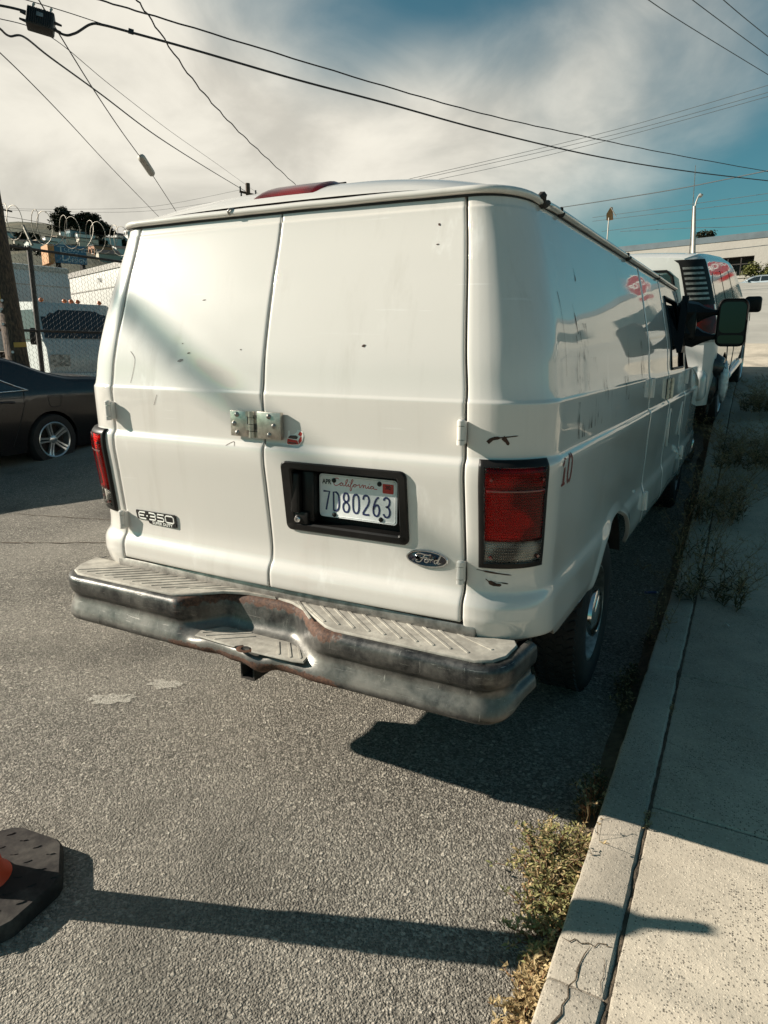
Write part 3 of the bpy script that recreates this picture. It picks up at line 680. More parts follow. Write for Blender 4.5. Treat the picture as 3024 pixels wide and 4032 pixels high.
# plate recess, handle and lock in the right door
def rrect(x0, x1, z0, z1, r, n=5):
    P = []
    for cx, cz, a0 in ((x1-r, z1-r, 0), (x0+r, z1-r, 90), (x0+r, z0+r, 180), (x1-r, z0+r, 270)):
        for i in range(n): a = math.radians(a0+90*i/(n-1)); P.append((cx+r*math.cos(a), cz+r*math.sin(a)))
    return P
o_ = rrect(.086, .567, 1.0125, 1.265, .022); i_ = rrect(.122, .541, 1.036, 1.244, .012); i2 = rrect(.128, .536, 1.042, 1.238, .010)
yo = lambda x, z: R_(z)+bow(x)
m_ = MB(); rows = []
rows.append([(x, yo(x, z)+.004, z) for x, z in o_]); rows.append([(x, yo(x, z)-.006, z) for x, z in o_])
ins = lambda P, d: [(x+(d if x < .33 else -d), z+(d if z < 1.14 else -d)) for x, z in P]
rows.append([(x, yo(x, z)-.010, z) for x, z in ins(o_, .004)]); rows.append([(x, yo(x, z)-.010, z) for x, z in i_]); rows.append([(x, yo(x, z)-.004, z) for x, z in i2])
rows.append([(x, .078, z) for x, z in i2])
m_.grid(rows, closed_u=True); b0 = 5*len(i2); m_.face([b0+k for k in range(len(i2))])
plate_box = m_.build('plate_recess', MAT['black_plastic'], van, smooth=35)
m_ = MB(); m_.rbox((.132, .018, 1.152), (.036, .03, .145), .008, 3); m_.rbox((.176, .05, 1.14), (.05, .05, .18), .006, 2); m_.build('pull_handle', MAT['black_plastic'], plate_box, smooth=35)
m_ = MB(); m_.rbox((.150, .040, 1.062), (.062, .055, .045), .005, 2); m_.build('lock_housing', MAT['black_plastic'], plate_box, smooth=35)
Mr = lambda x, y, z: Matrix.Translation((x, y, z)) @ Matrix.Rotation(PI/2, 4, 'X')
m_ = MB(); m_.lathe([(0, .008), (.006, .008), (.0065, .006), (.010, .006), (.0125, .003), (.0135, -.004)], Mr(.138, .012, 1.057), 20); lk = m_.build('lock_cylinder', MAT['chrome'], plate_box, smooth=40)
m_ = MB(); m_.box((.138, .0032, 1.057), (.0018, .002, .009)); m_.build('key_slot', MAT['black_gap'], lk)

# text helpers
def text_mesh(txt, size, M, depth=.0, shear=0, sx=1.0, bold=0, spacing=1.0):
    cu = bpy.data.curves.new('t', 'FONT'); cu.body = txt; cu.size = size; cu.extrude = depth; cu.shear = shear; cu.offset = bold; cu.space_character = spacing
    cu.align_x = 'CENTER'; cu.align_y = 'CENTER'; cu.resolution_u = 3
    o = bpy.data.objects.new('t', cu); COL.objects.link(o); dg = bpy.context.evaluated_depsgraph_get(); dg.update()
    me = bpy.data.meshes.new_from_object(o.evaluated_get(dg)); bpy.data.objects.remove(o)
    mb = MB()
    for v in me.vertices: mb.v.append(M @ Vector((v.co.x*sx, v.co.y, v.co.z)))
    for p in me.polygons: mb.face(list(p.vertices))
    bpy.data.meshes.remove(me); return mb
def frame(o, ex, ey):
    ex = Vector(ex).normalized(); ez = ex.cross(Vector(ey)).normalized(); ey = ez.cross(ex)
    return Matrix(((ex.x, ey.x, ez.x, o[0]), (ex.y, ey.y, ez.y, o[1]), (ex.z, ey.z, ez.z, o[2]), (0, 0, 0, 1)))
def stroke(mb, pts, w, M, h=.001, cl=False):
    pts = [Vector((p[0], p[1], 0)) for p in pts]; rows = []
    for i, p in enumerate(pts):
        t = (pts[min(i+1, len(pts)-1)]-pts[max(i-1, 0)]).normalized(); n = Vector((-t.y, t.x, 0)); ww = w[i] if isinstance(w, (list, tuple)) else w
        rows.append([M @ (p+n*ww/2), M @ (p+n*ww*.35+Vector((0, 0, h))), M @ (p-n*ww*.35+Vector((0, 0, h))), M @ (p-n*ww/2)])
    mb.grid(rows)
def smooth_curve(P, k=4):
    out = []; n = len(P)
    for i in range(n-1):
        p0 = P[max(0, i-1)]; p1 = P[i]; p2 = P[i+1]; p3 = P[min(n-1, i+2)]
        for j in range(k):
            t = j/k; f = lambda a, b, c, d: .5*((2*b)+(-a+c)*t+(2*a-5*b+4*c-d)*t*t+(-a+3*b-3*c+d)*t**3)
            out.append((f(p0[0], p1[0], p2[0], p3[0]), f(p0[1], p1[1], p2[1], p3[1])))
    return out+[P[-1]]
PX, PZ, PY = .359, 1.145, .055
m_ = MB(); P = rrect(-.1525, .1525, -.0762, .0762, .012); Mp = frame((PX, PY, PZ), (1, 0, 0), (0, 0, 1))
m_.prism(P, .002, Mp)
P2 = rrect(-.149, .149, -.0727, .0727, .010); P3 = rrect(-.144, .144, -.068, .068, .008)
b = m_.grid([[Mp @ Vector((x, y, .002)) for x, y in P2], [Mp @ Vector((x, y, .0034)) for x, y in rrect(-.1465, .1465, -.0705, .0705, .009)], [Mp @ Vector((x, y, .0022)) for x, y in P3]], closed_u=True)
plate = m_.build('license_plate', MAT['plate_white'], van, smooth=30)
# pressed characters
DIG = {
 '7': [[(-.9, 1), (.9, 1), (.35, 0), (-.15, -1)]],
 'D': [[(-.8, -1), (-.8, 1), (.1, 1), (.7, .7), (.85, .2), (.85, -.2), (.7, -.7), (.1, -1), (-.8, -1)]],
 '8': [[(0, .08), (-.6, .25), (-.75, .6), (-.45, .95), (0, 1), (.45, .95), (.75, .6), (.6, .25), (0, .08), (-.7, -.15), (-.9, -.55), (-.5, -.95), (0, -1), (.5, -.95), (.9, -.55), (.7, -.15), (0, .08)]],
 '0': [[(0, 1), (-.55, .88), (-.85, .45), (-.85, -.45), (-.55, -.88), (0, -1), (.55, -.88), (.85, -.45), (.85, .45), (.55, .88), (0, 1)]],
 '2': [[(-.85, .55), (-.6, .92), (0, 1), (.6, .9), (.85, .5), (.6, .05), (-.3, -.5), (-.85, -1), (.9, -1)]],
 '6': [[(.7, .95), (.1, .8), (-.5, .3), (-.85, -.3), (-.75, -.75), (-.3, -1), (.3, -1), (.8, -.7), (.85, -.25), (.5, .1), (0, .12), (-.5, -.05), (-.82, -.35)]],
 '3': [[(-.85, .7), (-.5, .97), (.1, 1), (.7, .8), (.78, .45), (.4, .12), (-.2, .05), (.4, .02), (.85, -.3), (.8, -.75), (.3, -1), (-.4, -1), (-.9, -.7)]]}
xx = -.131
for k, ch in enumerate('7D80263'):
    m_ = MB(); cx = -.1235+k*.0395
    for st in DIG[ch]:
        pts = [(cx+p[0]*.0135, -.018+p[1]*.033) for p in st]
        if ch not in '7D': pts = smooth_curve(pts, 3)
        elif ch == 'D': pts = pts[:3]+smooth_curve(pts[2:8], 3)[1:]+[pts[-1]]
        stroke(m_, pts, .0072, Mp @ Matrix.Translation((0, 0, .0022)), .0012)
    m_.build('plate_character', MAT['plate_blue'], plate)
# the red script across the top
cal = [[(9, 17), (6, 19), (2, 17), (0, 11), (1, 5), (4, 3), (8, 5), (11, 8), (13, 10), (15, 9), (12, 9), (11, 5), (13, 4), (16, 7), (16, 10), (16, 5), (18, 4), (21, 8), (24, 16), (23, 18), (21, 14), (21, 5), (23, 4), (26, 9), (25, 5), (27, 4), (30, 9), (33, 17), (32, 19), (30, 14), (28, -3), (30, -4), (31, 2), (33, 6), (36, 9), (34, 8), (34, 5), (36, 4), (38, 6), (38, 9), (36, 9), (41, 8), (43, 10), (44, 9), (44, 5), (45, 4), (48, 9), (50, 10), (50, 4), (52, 9), (54, 9), (54, 5), (56, 4), (59, 9), (58, 5), (60, 4), (64, 9), (66, 9), (63, 9), (62, 5), (64, 4), (67, 7), (67, 9), (67, 5), (69, 4), (73, 4)]]
m_ = MB(); Mc = Mp @ Matrix.Translation((-.094, .034, .0022))
for st in cal: stroke(m_, smooth_curve([(x*.00235, y*.00165) for x, y in st], 4), .0026, Mc, .0004)
for x, y in ((27.5, 13), (60, 13)): stroke(m_, [(x*.00235-.001, y*.00165), (x*.00235+.0012, y*.00165+.001)], .003, Mc, .0004)
m_.build('plate_script', MAT['plate_red'], plate)
m_ = MB(); m_.prism(rrect(-.140, -.103, .036, .062, .002, 2), .0009, Mp @ Matrix.Translation((0, 0, .0018))); st1 = m_.build('month_sticker', MAT['white_mark'], plate)
text_mesh('APR', .023, Mp @ Matrix.Translation((-.1215, .049, .0032)), .0003, sx=.86, bold=.0006).build('sticker_text', MAT['text_black'], st1)
m_ = MB(); m_.prism(rrect(.098, .139, .030, .062, .002, 2), .0009, Mp @ Matrix.Translation((0, 0, .0018))); st2 = m_.build('year_sticker', MAT['plate_red'], plate)
text_mesh('202', .017, Mp @ Matrix.Translation((.118, .050, .0032)), .0003, sx=.8, bold=.0004).build('sticker_text', MAT['text_black'], st2)
for x, z in ((-.092, .056), (.086, .060), (-.092, -.066), (.092, -.062)):
    m_ = MB(); m_.lathe([(0, .006), (.004, .0055), (.0075, .004), (.0085, .002), (.0085, 0)], Mp @ Matrix.Translation((x, z, .002)), 12); m_.build('plate_bolt', MAT['black_plastic'], plate, smooth=40)

# steel hasp over the door joint
m_ = MB(); yh = R_(1.38)-.012
def leaf_plate(x0, x1): m_.rbox(((x0+x1)/2, yh, 1.384), (x1-x0, .010, .090), .002, 2)
leaf_plate(-.128, -.052); hasp = m_.build('door_hasp', MAT['steel'], van, smooth=30)
m_ = MB(); m_.rbox((.046, yh-.004, 1.384), (.100, .018, .094), .002, 2); hl = m_.build('hasp_leaf', MAT['steel'], hasp, smooth=30)
for k, (z0, z1) in enumerate(((1.338, 1.360), (1.362, 1.384), (1.386, 1.408), (1.410, 1.430))):
    m_ = MB(); m_.tube([(-.029, yh-.009, z0), (-.029, yh-.009, z1)], .0125, 14); m_.rbox((-.045 if k % 2 else -.013, yh-.002, (z0+z1)/2), (.03, .008, z1-z0-.001), .001, 1); m_.build('hinge_knuckle', MAT['steel'], hasp, smooth=35)
for x, z, dy in ((-.098, 1.416, 0), (-.112, 1.384, 0), (-.098, 1.352, 0), (.048, 1.416, -.008), (.068, 1.384, -.008), (.048, 1.352, -.008)):
    m_ = MB(); m_.lathe([(0, .0075), (.004, .0068), (.0075, .0045), (.0095, 0)], Mr(x, yh-.005+dy, z), 14); m_.build('rivet', MAT['dull_steel'], hasp, smooth=True)

# door hinges: two per door
def hinge(x, z, s, par, mat):
    m_ = MB(); yb = R_(z)+bow(abs(x))
    m_.rbox((x-s*.004, yb-.012, z), (.026, .024, .070), .004, 2); h = m_.build('door_hinge', mat, par, smooth=35)
    m_ = MB()
    m_.tube([(x-s*.002, yb-.027, z-.037), (x-s*.002, yb-.027, z-.022)], .0125, 12); m_.tube([(x-s*.002, yb-.027, z-.020), (x-s*.002, yb-.027, z+.020)], .0118, 12)
    m_.tube([(x-s*.002, yb-.027, z+.022), (x-s*.002, yb-.027, z+.036), (x-s*.002, yb-.027, z+.041)], [.0125, .0125, .007], 12)
    m_.build('hinge_barrel', mat, h, smooth=35); return h
hinge(.752, 1.401, 1, van, WH); hinge(.755, .951, 1, van, WH); hinge(-.757, 1.398, -1, van, WH); hinge(-.760, .943, -1, van, WH)
# side hinges and side hasp
def side_hinge(y, z, mat, w=.085, h=.105, t=.018):
    a = a_of_y(y); p = side_pt(a, z)
    m_ = MB(); m_.rbox(p+Vector((.006, -w*.28, 0)), (t, w*.46, h), .004, 2); m_.rbox(p+Vector((.006, w*.30, -.006)), (t, w*.40, h*.92), .004, 2)
    o = m_.build('door_hinge', mat, van, smooth=35)
    m_ = MB(); m_.tube([p+Vector((.014, .004, -h*.5)), p+Vector((.014, .004, h*.5)), p+Vector((.014, .004, h*.54))], [.013, .013, .008], 10); m_.build('hinge_barrel', mat, o, smooth=35)
side_hinge(QF+.004, 1.44, WH, .07); side_hinge(QF+.004, .80, WH, .07); side_hinge(S3+.005, 1.44, WH, .07); side_hinge(S3+.005, .84, WH, .07)
p = side_pt(a_of_y(S2+.004), 1.40); m_ = MB(); m_.rbox(p+Vector((.008, -.045, 0)), (.014, .085, .13), .002, 1); m_.rbox(p+Vector((.012, .055, 0)), (.022, .10, .135), .002, 1)
sh = m_.build('side_hasp', MAT['steel'], van, smooth=30)
m_ = MB(); m_.tube([p+Vector((.022, .0, -.065)), p+Vector((.022, .0, .065))], .013, 10); m_.build('hinge_knuckle', MAT['steel'], sh, smooth=35)
for dz in (-.04, 0, .04):
    m_ = MB(); m_.lathe([(0, .006), (.006, .004), (.008, 0)], Matrix.Translation(p+Vector((.015, -.06, dz))) @ Matrix.Rotation(PI/2, 4, 'Y'), 10); m_.build('rivet', MAT['dull_steel'], sh, smooth=True)
# upright grab handles
for y in (3.12, 3.88):
    p = side_pt(a_of_y(y), 1.10); m_ = MB(); m_.rbox(p+Vector((.004, 0, .03)), (.016, .05, .26), .006, 2); hd = m_.build('side_handle', WH, van, smooth=35)
    m_ = MB(); m_.rbox(p+Vector((.011, .004, .03)), (.006, .02, .21), .003, 2); m_.build('handle_slot', MAT['black_gap'], hd, smooth=35)

# badges
def arc(cx, cz, rx, rz, n=48): return [(cx+rx*math.cos(2*PI*i/n), cz+rz*math.sin(2*PI*i/n)) for i in range(n)]
yb = R_(.976)+bow(.63)-.001; Mb = frame((.630, yb, .976), (1, .048, 0), (0, -.11, 1))
m_ = MB(); rows = []
for rx, rz, h in ((.0745, .0315, 0), (.0745, .0315, .004), (.072, .029, .007), (.068, .0255, .0065), (.067, .0245, .004)): rows.append([Mb @ Vector((x, z, h)) for x, z in arc(0, 0, rx, rz)])
m_.grid(rows, closed_u=True); ov = m_.build('oval_badge', MAT['chrome'], van, smooth=40)
m_ = MB(); c0 = m_.vert(Mb @ Vector((0, 0, .0065))); b = m_.grid([[Mb @ Vector((x, z, .0062)) for x, z in arc(0, 0, .04, .014)], [Mb @ Vector((x, z, .0045)) for x, z in arc(0, 0, .068, .0255)]], closed_u=True)
for i in range(48): m_.face((c0, b+i, b+(i+1) % 48))
m_.build('badge_face', MAT['badge_blue'], ov, smooth=True)
ford = [[(-10, 3.2), (-11, 5.5), (-9, 7.5), (-4, 7.6), (3, 6.4), (8, 7.6)], [(1, 6.5), (-2, 3), (-4, -2), (-7, -6), (-11, -6.5), (-12, -4), (-10, -2.5)], [(-6, .8), (-1, 1.2), (3, 2)],
        [(3, 0), (0, -2), (-.5, -5), (2, -6), (4.5, -3.5), (4, 0), (1.5, .2), (4, -1.5), (7, .4)], [(7, .4), (7.5, -1), (6.5, -5.5), (7.5, -2), (9.5, .4), (11, 0)], [(16, .2), (13, -.6), (12, -4), (13, -6), (15, -4.5), (17, 1), (20, 7), (21, 8), (19, 4), (16.5, -4), (17, -6), (20, -4)]]
m_ = MB()
for st in ford: stroke(m_, smooth_curve([(x*.0027-.006, y*.00215) for x, y in st], 4), .0042, Mb @ Matrix.Translation((0, 0, .0058)), .0010)
m_.build('badge_script', MAT['chrome'], ov)
ybl = R_(.967)+bow(.57)-.001; Me = frame((-.575, ybl, .967), (1, -.045, 0), (0, -.1, 1))
P = [(-.112, .026), (.108, .028), (.112, .024), (.112, -.024), (.108, -.028), (-.042, -.027), (-.046, -.023), (-.050, -.0125), (-.108, -.0135), (-.113, -.009), (-.116, .020)]
m_ = MB(); m_.prism(P[::-1], .004, Me, bev=.001); eb = m_.build('model_badge', MAT['badge_black'], van, smooth=30)
def blk(pts, w, dx, mb, M): stroke(mb, [(x+dx, y) for x, y in pts], w, M, .0012)
for ch, x0, pts in (('e', -.098, [[(.038, .0185), (.006, .0185), (0, .013), (0, -.003), (.005, -.0085), (.040, -.0085)], [(.001, .005), (.030, .005)]]), ('d', -.050, [[(-.004, .005), (.004, .005)]]),
                    ('3', -.038, [[(0, .0195), (.030, .0195), (.036, .015), (.036, .010), (.030, .0058), (.006, .0055)], [(.030, .0058), (.036, .001), (.036, -.004), (.030, -.0085), (-.001, -.0085)]]),
                    ('5', .008, [[(.040, .0195), (.004, .0195), (.001, .0065), (.032, .006), (.038, .002), (.037, -.0045), (.031, -.0088), (-.001, -.0088)]]),
                    ('0', .056, [[(.006, .0195), (.038, .0195), (.045, .015), (.045, -.0045), (.039, -.009), (.007, -.009), (.0, -.0045), (.0, .015), (.006, .0195)]])):
    m_ = MB()
    for st in pts: blk(st, .0062, x0, m_, Me @ Matrix.Translation((0, 0, .0038)))
    m_.build('badge_letter', MAT['white_mark'], eb)
text_mesh('SUPER DUTY', .0165, Me @ Matrix.Translation((.033, -.0205, .0042)), .0003, sx=1.22, bold=.0004).build('badge_text', MAT['white_mark'], eb)
# torn car sticker below the hasp (a red sports car seen from the front, doors up)
ys_ = R_(1.345)+bow(.14)-.0012; Ms = frame((.137, ys_, 1.345), (1, .01, 0), (0, 0, 1))
m_ = MB(); m_.prism([(-.036, -.020), (-.030, .006), (-.026, .024), (-.021, .024), (-.019, .010), (-.004, .012), (.008, .020), (.012, .029), (.020, .028), (.034, .022), (.036, .008), (.030, -.010), (.018, -.024), (-.012, -.026), (-.032, -.025)][::-1], .0006, Ms); sk = m_.build('car_sticker', MAT['white_mark'], van)
m_ = MB()
for pl in ([(-.033, -.018), (-.030, -.004), (-.008, -.006), (.010, -.008), (.016, -.021), (-.012, -.024), (-.030, -.023)], [(.014, -.010), (.022, .004), (.028, .006), (.028, -.009), (.018, -.020)], [(.014, .012), (.022, .024), (.031, .018), (.026, .006)]): m_.prism(pl[::-1], .0004, Ms @ Matrix.Translation((0, 0, .0006)))
m_.build('sticker_red', MAT['plate_red'], sk)
m_ = MB()
for pl in ([(-.028, .000), (-.018, .008), (.006, .009), (.014, .004), (.008, -.004), (-.020, -.003)], [(-.028, -.015), (.008, -.017), (.006, -.021), (-.026, -.020)]): m_.prism(pl[::-1], .0004, Ms @ Matrix.Translation((0, 0, .0009)))
m_.build('sticker_black', MAT['badge_black'], sk)

# decals that follow the sheet metal: the stencilled 10, rust gouges, grime
def on_side(y, z, off=.0012, f=side_pt):
    a = a_of_y(y)
    p = f(a, z); e = .003; n = (f(a+e, z)-f(a-e, z)).cross(f(a, z+e)-f(a, z-e)).normalized(); return p+n*off
def ribbon(name, pts, ws, mapf, mat, parent):
    m_ = MB(); rows = []
    for i, (a, z) in enumerate(pts):
        t = Vector((pts[min(i+1, len(pts)-1)][0]-pts[max(0, i-1)][0], pts[min(i+1, len(pts)-1)][1]-pts[max(0, i-1)][1])).normalized(); n = Vector((-t.y, t.x)); w = ws[i] if isinstance(ws, (list, tuple)) else ws
        rows.append([mapf(a+n.x*w/2, z+n.y*w/2), mapf(a, z), mapf(a-n.x*w/2, z-n.y*w/2)])
    m_.grid(rows); return m_.build(name, mat, parent)
def sidemap(a, z, off=.0012):
    p = side_pt(a, z); e = .003; n = (side_pt(a+e, z)-side_pt(a-e, z)).cross(side_pt(a, z+e)-side_pt(a, z-e)).normalized(); return p+n*off
def rearmap(a, z, off=.0012): return rear_pt(a, z)+Vector((0, -off, 0))
A1 = a_of_y(.285); sl = .10
num = lambda pts, w, c: ribbon('stencil_digit', [(A1+(c+x+sl*(z))*.60, 1.262+z*.84) for x, z in pts], w*.62, sidemap, MAT['ink_red'], van)
num([(0, -.048), (0, .0), (0, .052)], .036, 0.0); num([(-.036, -.050), (.038, -.050)], .014, 0.0); num([(-.040, .026), (-.010, .044)], .018, 0.0)
num(smooth_curve([(-.006, .053), (-.032, .040), (-.042, .0), (-.032, -.040), (-.006, -.053)], 3), .024, .125); num(smooth_curve([(.010, .053), (.036, .040), (.046, 0), (.036, -.040), (.010, -.053)], 3), .024, .125)
MAT['gouge'] = simple('gouge', (.060, .028, .018), .85, .1, var=.5, vscale=60, bump=.5, bscale=200)
gz = [([(.060, 1.372), (.075, 1.384), (.10, 1.388), (.13, 1.391), (.16, 1.394)], [.012, .010, .004, .0035, .001]), ([(.108, 1.389), (.12, 1.378), (.128, 1.366)], [.014, .011, .002]),
      ([(.030, .962), (.06, .958), (.10, .953), (.15, .947)], [.002, .006, .004, .001]), ([(.060, .932), (.075, .922), (.095, .915), (.115, .914)], [.003, .014, .010, .002]), ([(.09, .925), (.12, .921), (.14, .918)], [.001, .004, .001]),
      ([(.70, 1.93), (.715, 1.90), (.712, 1.885)], [.002, .008, .002]), ([(.62, 1.80), (.64, 1.76), (.65, 1.72), (.66, 1.70)], [.001, .008, .004, .007]), ([(1.62, 1.70), (1.64, 1.62), (1.65, 1.57)], [.001, .006, .001]),
      ([(.44, 1.83), (.46, 1.78), (.47, 1.66), (.48, 1.56)], [.004, .002, .0015, .001])]
for pts, ws in gz: ribbon('paint_gouge', smooth_curve(pts, 3), [ws[min(len(ws)-1, i//3)] for i in range((len(pts)-1)*3+1)], sidemap, MAT['gouge'], van)
for a, z, w, h in ((.405, 1.655, .014, .009), (-.40, 1.598, .03, .012), (-.355, 1.626, .018, .005), (-.39, 1.66, .010, .003), (-.31, 1.815, .018, .003), (-.10, 1.64, .006, .004), (.66, 2.02, .006, .01), (.655, 1.96, .010, .004), (.51, 1.21, .004, .006)):
    ribbon('paint_chip', [(a-w/2, z-h*.2), (a, z), (a+w/2, z+h*.3)], [h*.3, h, h*.3], rearmap, MAT['gouge'] if w < .02 else MAT['seal_grey'], van)
for pts in ([(-.665, 1.63), (-.635, 1.60), (-.64, 1.55), (-.65, 1.51)], [(-.50, 1.47), (-.52, 1.43)], [(-.16, 1.30), (-.13, 1.315), (-.12, 1.30)]): ribbon('hair_scratch', smooth_curve(pts, 5), .0016, rearmap, MAT['gouge'], van)
tg = NT('grime'); gn = tg.noise(1.0, 6, .72, tg.vec((46, 46, 7))); tg.set(color=(.055, .050, .045), rough=.7, alpha=tg.math('MULTIPLY', tg.rng(gn, .50, .66), tg.rng(tg.noise(5, 3), .40, .62, 0, .8))); MAT['grime'] = tg.mat
for a0, a1, z0, z1 in ((.62, .80, 1.50, 1.74), (.78, .95, 1.36, 1.62), (1.00, 1.12, 1.36, 1.56), (1.18, 1.32, 1.36, 1.48), (1.52, 1.62, 1.42, 1.53), (.60, .72, 1.34, 1.47), (2.0, 2.12, 1.45, 1.7)):
    m_ = MB(); m_.grid([[sidemap(a, z, .0015) for a in lin(a0, a1, 8)] for z in lin(z0, z1, 14)]); m_.build('grime_streak', MAT['grime'], van)

# step bumper
YF = -.150
def b_path(s):      # s in metres from the centre along the face; returns x, y, nx, ny
    st = .862; r = .115; q = abs(s); sg = 1 if s >= 0 else -1
    if q <= st: return s, YF, 0, -1
    L = r*PI/2*.92; t = q-st
    if t < L: a = t/r; return sg*(st+r*math.sin(a)), YF+r*(1-math.cos(a)), sg*math.sin(a), -math.cos(a)
    a = L/r; t -= L; return sg*(st+r*math.sin(a)+math.cos(a)*t), YF+r*(1-math.cos(a))+math.sin(a)*t, sg*math.sin(a), -math.cos(a)
PN = [(-.19, .727), (-.035, .728), (-.016, .7255), (-.005, .718), (.0, .704), (.001, .678), (-.003, .660), (-.012, .648), (-.019, .640), (-.020, .632), (-.014, .612), (-.004, .588), (.003, .566), (.004, .553), (.0, .543), (-.008, .536), (-.02, .532), (-.06, .535)]
PT = [(-.19, .727), (-.178, .728), (-.168, .7255), (-.160, .718), (-.156, .704), (-.152, .678), (-.148, .655), (-.144, .635), (-.136, .618), (-.122, .606), (-.10, .602), (-.05, .600), (-.012, .598), (.004, .590), (.010, .570), (.008, .552), (-.004, .540), (-.06, .535)]
def notch_w(x):
    return min(sst(-.325, -.165, x), sst(.345, .110, x))
m_ = MB(); rows = []
SS = sorted(set([round(v, 4) for v in lin(-1.18, 1.18, 60)+lin(-.36, .38, 75)+lin(.84, 1.08, 22)+lin(-1.08, -.84, 22)]))
for s in SS:
    x, y, nx, ny = b_path(s); w = notch_w(x) if abs(s) < .6 else 0; row = []
    lim = -.19 if abs(s) < .82 else min(-.03, -.19+(abs(s)-.82)*2.0)
    up = .030*sst(.92, 1.12, abs(s))
    for k, ((o1, z1), (o2, z2)) in enumerate(zip(PN, PT)):
        o = o1+(o2-o1)*w; z = z1+(z2-z1)*w; o = max(o, lim) if k == 0 else o
        nz = noise.noise(Vector((s*3.1, k*.22, 1))); n2 = noise.noise(Vector((s*9, k*.3, 5)))
        o += .004*nz+.0016*n2
        if k >= 12: 
            kk = math.exp(-((x-.02)/.22)**2); o += .020*kk*math.sin(x*19+1)*.5+.010*n2*kk; z += .014*kk*noise.noise(Vector((x*12, 3, 3)))-.018*math.exp(-((x-.09)/.05)**2)
        z += up*(1 if k > 10 else .1)
        row.append((x+nx*o, y+ny*o, z))
    rows.append(row)
m_.grid(rows); bumper = m_.build('rear_bumper', MAT['bumper_metal'], van, smooth=True)
m_ = MB(); m_.rbox((0, .02, .60), (1.5, .04, .12), .01, 2); m_.build('bumper_beam', MAT['dark_under'], bumper, smooth=35)
m_ = MB(); m_.rbox((0, .055, .745), (1.62, .05, .06), .012, 2); m_.build('door_sill', MAT['dull_steel'], van, smooth=35)
def pad(poly, z, ribs, name, h=.009):
    m_ = MB(); m_.prism(poly, h, Matrix.Translation((0, 0, z)), bev=.004); o = m_.build(name, MAT['step_pad'], bumper, smooth=30)
    for a, b in ribs:
        m_ = MB(); d = Vector((b[0]-a[0], b[1]-a[1], 0)); L = d.length; ang = math.atan2(d.y, d.x)
        m_.prism([(-.005, -.0042), (L+.005, -.0042), (L+.007, 0), (L+.005, .0042), (-.005, .0042), (-.007, 0)], .0034, Matrix.Translation((a[0], a[1], z+h-.001)) @ Matrix.Rotation(ang, 4, 'Z'), bev=.0025); m_.build('tread_rib', MAT['step_pad'], o, smooth=30)
    return o
padL = [(-.985, .060), (-.960, -.045), (-.925, -.100), (-.870, -.128), (-.36, -.128), (-.315, -.118), (-.19, -.012), (-.10, .018), (.02, .028), (.02, .052), (-.16, .055)]
padR = [(.03, .052), (.03, .030), (.10, .018), (.20, -.030), (.325, -.112), (.37, -.126), (.865, -.126), (.915, -.100), (.942, -.050), (.948, .040), (.93, .075), (.75, .080), (.55, .062)]
rl = []
for i in range(13):
    x = -.90+i*.052; a = (x, -.095+.0*i); b = (x+.16*(1 if i < 10 else .8), .03)
    if i >= 10: a = (x, -.095+(i-9)*.024)
    rl.append((a, b))
rr = []
for i in range(12):
    x = .885-i*.058; a = (x, -.085 if i else -.03); b = (x-.16, .045)
    if b[0] < .17: b = (max(b[0], .12+.02*(11-i)), .03)
    rr.append((a, b))
pad(padL, .7275, [(a, b) for a, b in rl if b[0] < -.10], 'step_pad'); pad(padR, .7275, rr, 'step_pad')
padC = [(-.225, -.150), (-.235, -.110), (-.18, -.035), (-.12, -.012), (.12, -.012), (.18, -.035), (.255, -.115), (.262, -.150), (.22, -.160), (.05, -.165), (.03, -.140), (-.01, -.140), (-.03, -.162)]
pad(padC, .598, [((-.18, -.135), (-.05, -.04)), ((-.13, -.145), (-.02, -.06)), ((.09, -.06), (.15, -.14)), ((.13, -.05), (.20, -.14)), ((.17, -.05), (.235, -.13)), ((-.21, -.12), (-.12, -.04))], 'lower_step_pad', .006)
m_ = MB(); m_.lathe([(.018, .001), (.030, .003), (.036, .0)], Matrix.Translation((.015, -.150, .600)), 18); m_.build('hitch_hole', MAT['rust'], bumper, smooth=True)
m_ = MB(); c0 = m_.vert((.015, -.150, .6035)); r0 = [m_.vert((.015+.014*math.cos(2*PI*i/16), -.150+.010*math.sin(2*PI*i/16), .604)) for i in range(16)]
for i in range(16): m_.face((c0, r0[i], r0[(i+1) % 16]))
m_.build('hitch_bore', MAT['black_gap'], bumper)
# tow receiver
m_ = MB(); P = [(-.032, -.032), (.032, -.032), (.032, .032), (-.032, .032)]; Pi = [(-.025, -.025), (.025, -.025), (.025, .025), (-.025, .025)]
Mh = lambda p, y: (-.045+p[0], y, .462+p[1])
m_.grid([[Mh(p, .5) for p in P], [Mh(p, -.075) for p in P], [Mh(p, -.075) for p in Pi], [Mh(p, .3) for p in Pi]], closed_u=True); m_.build('tow_receiver', MAT['dark_under'], van)
m_ = MB(); m_.tube([(-.7, .14, .47), (.7, .14, .47)], .03, 8); m_.build('tow_bar', MAT['dark_under'], van, smooth=40)
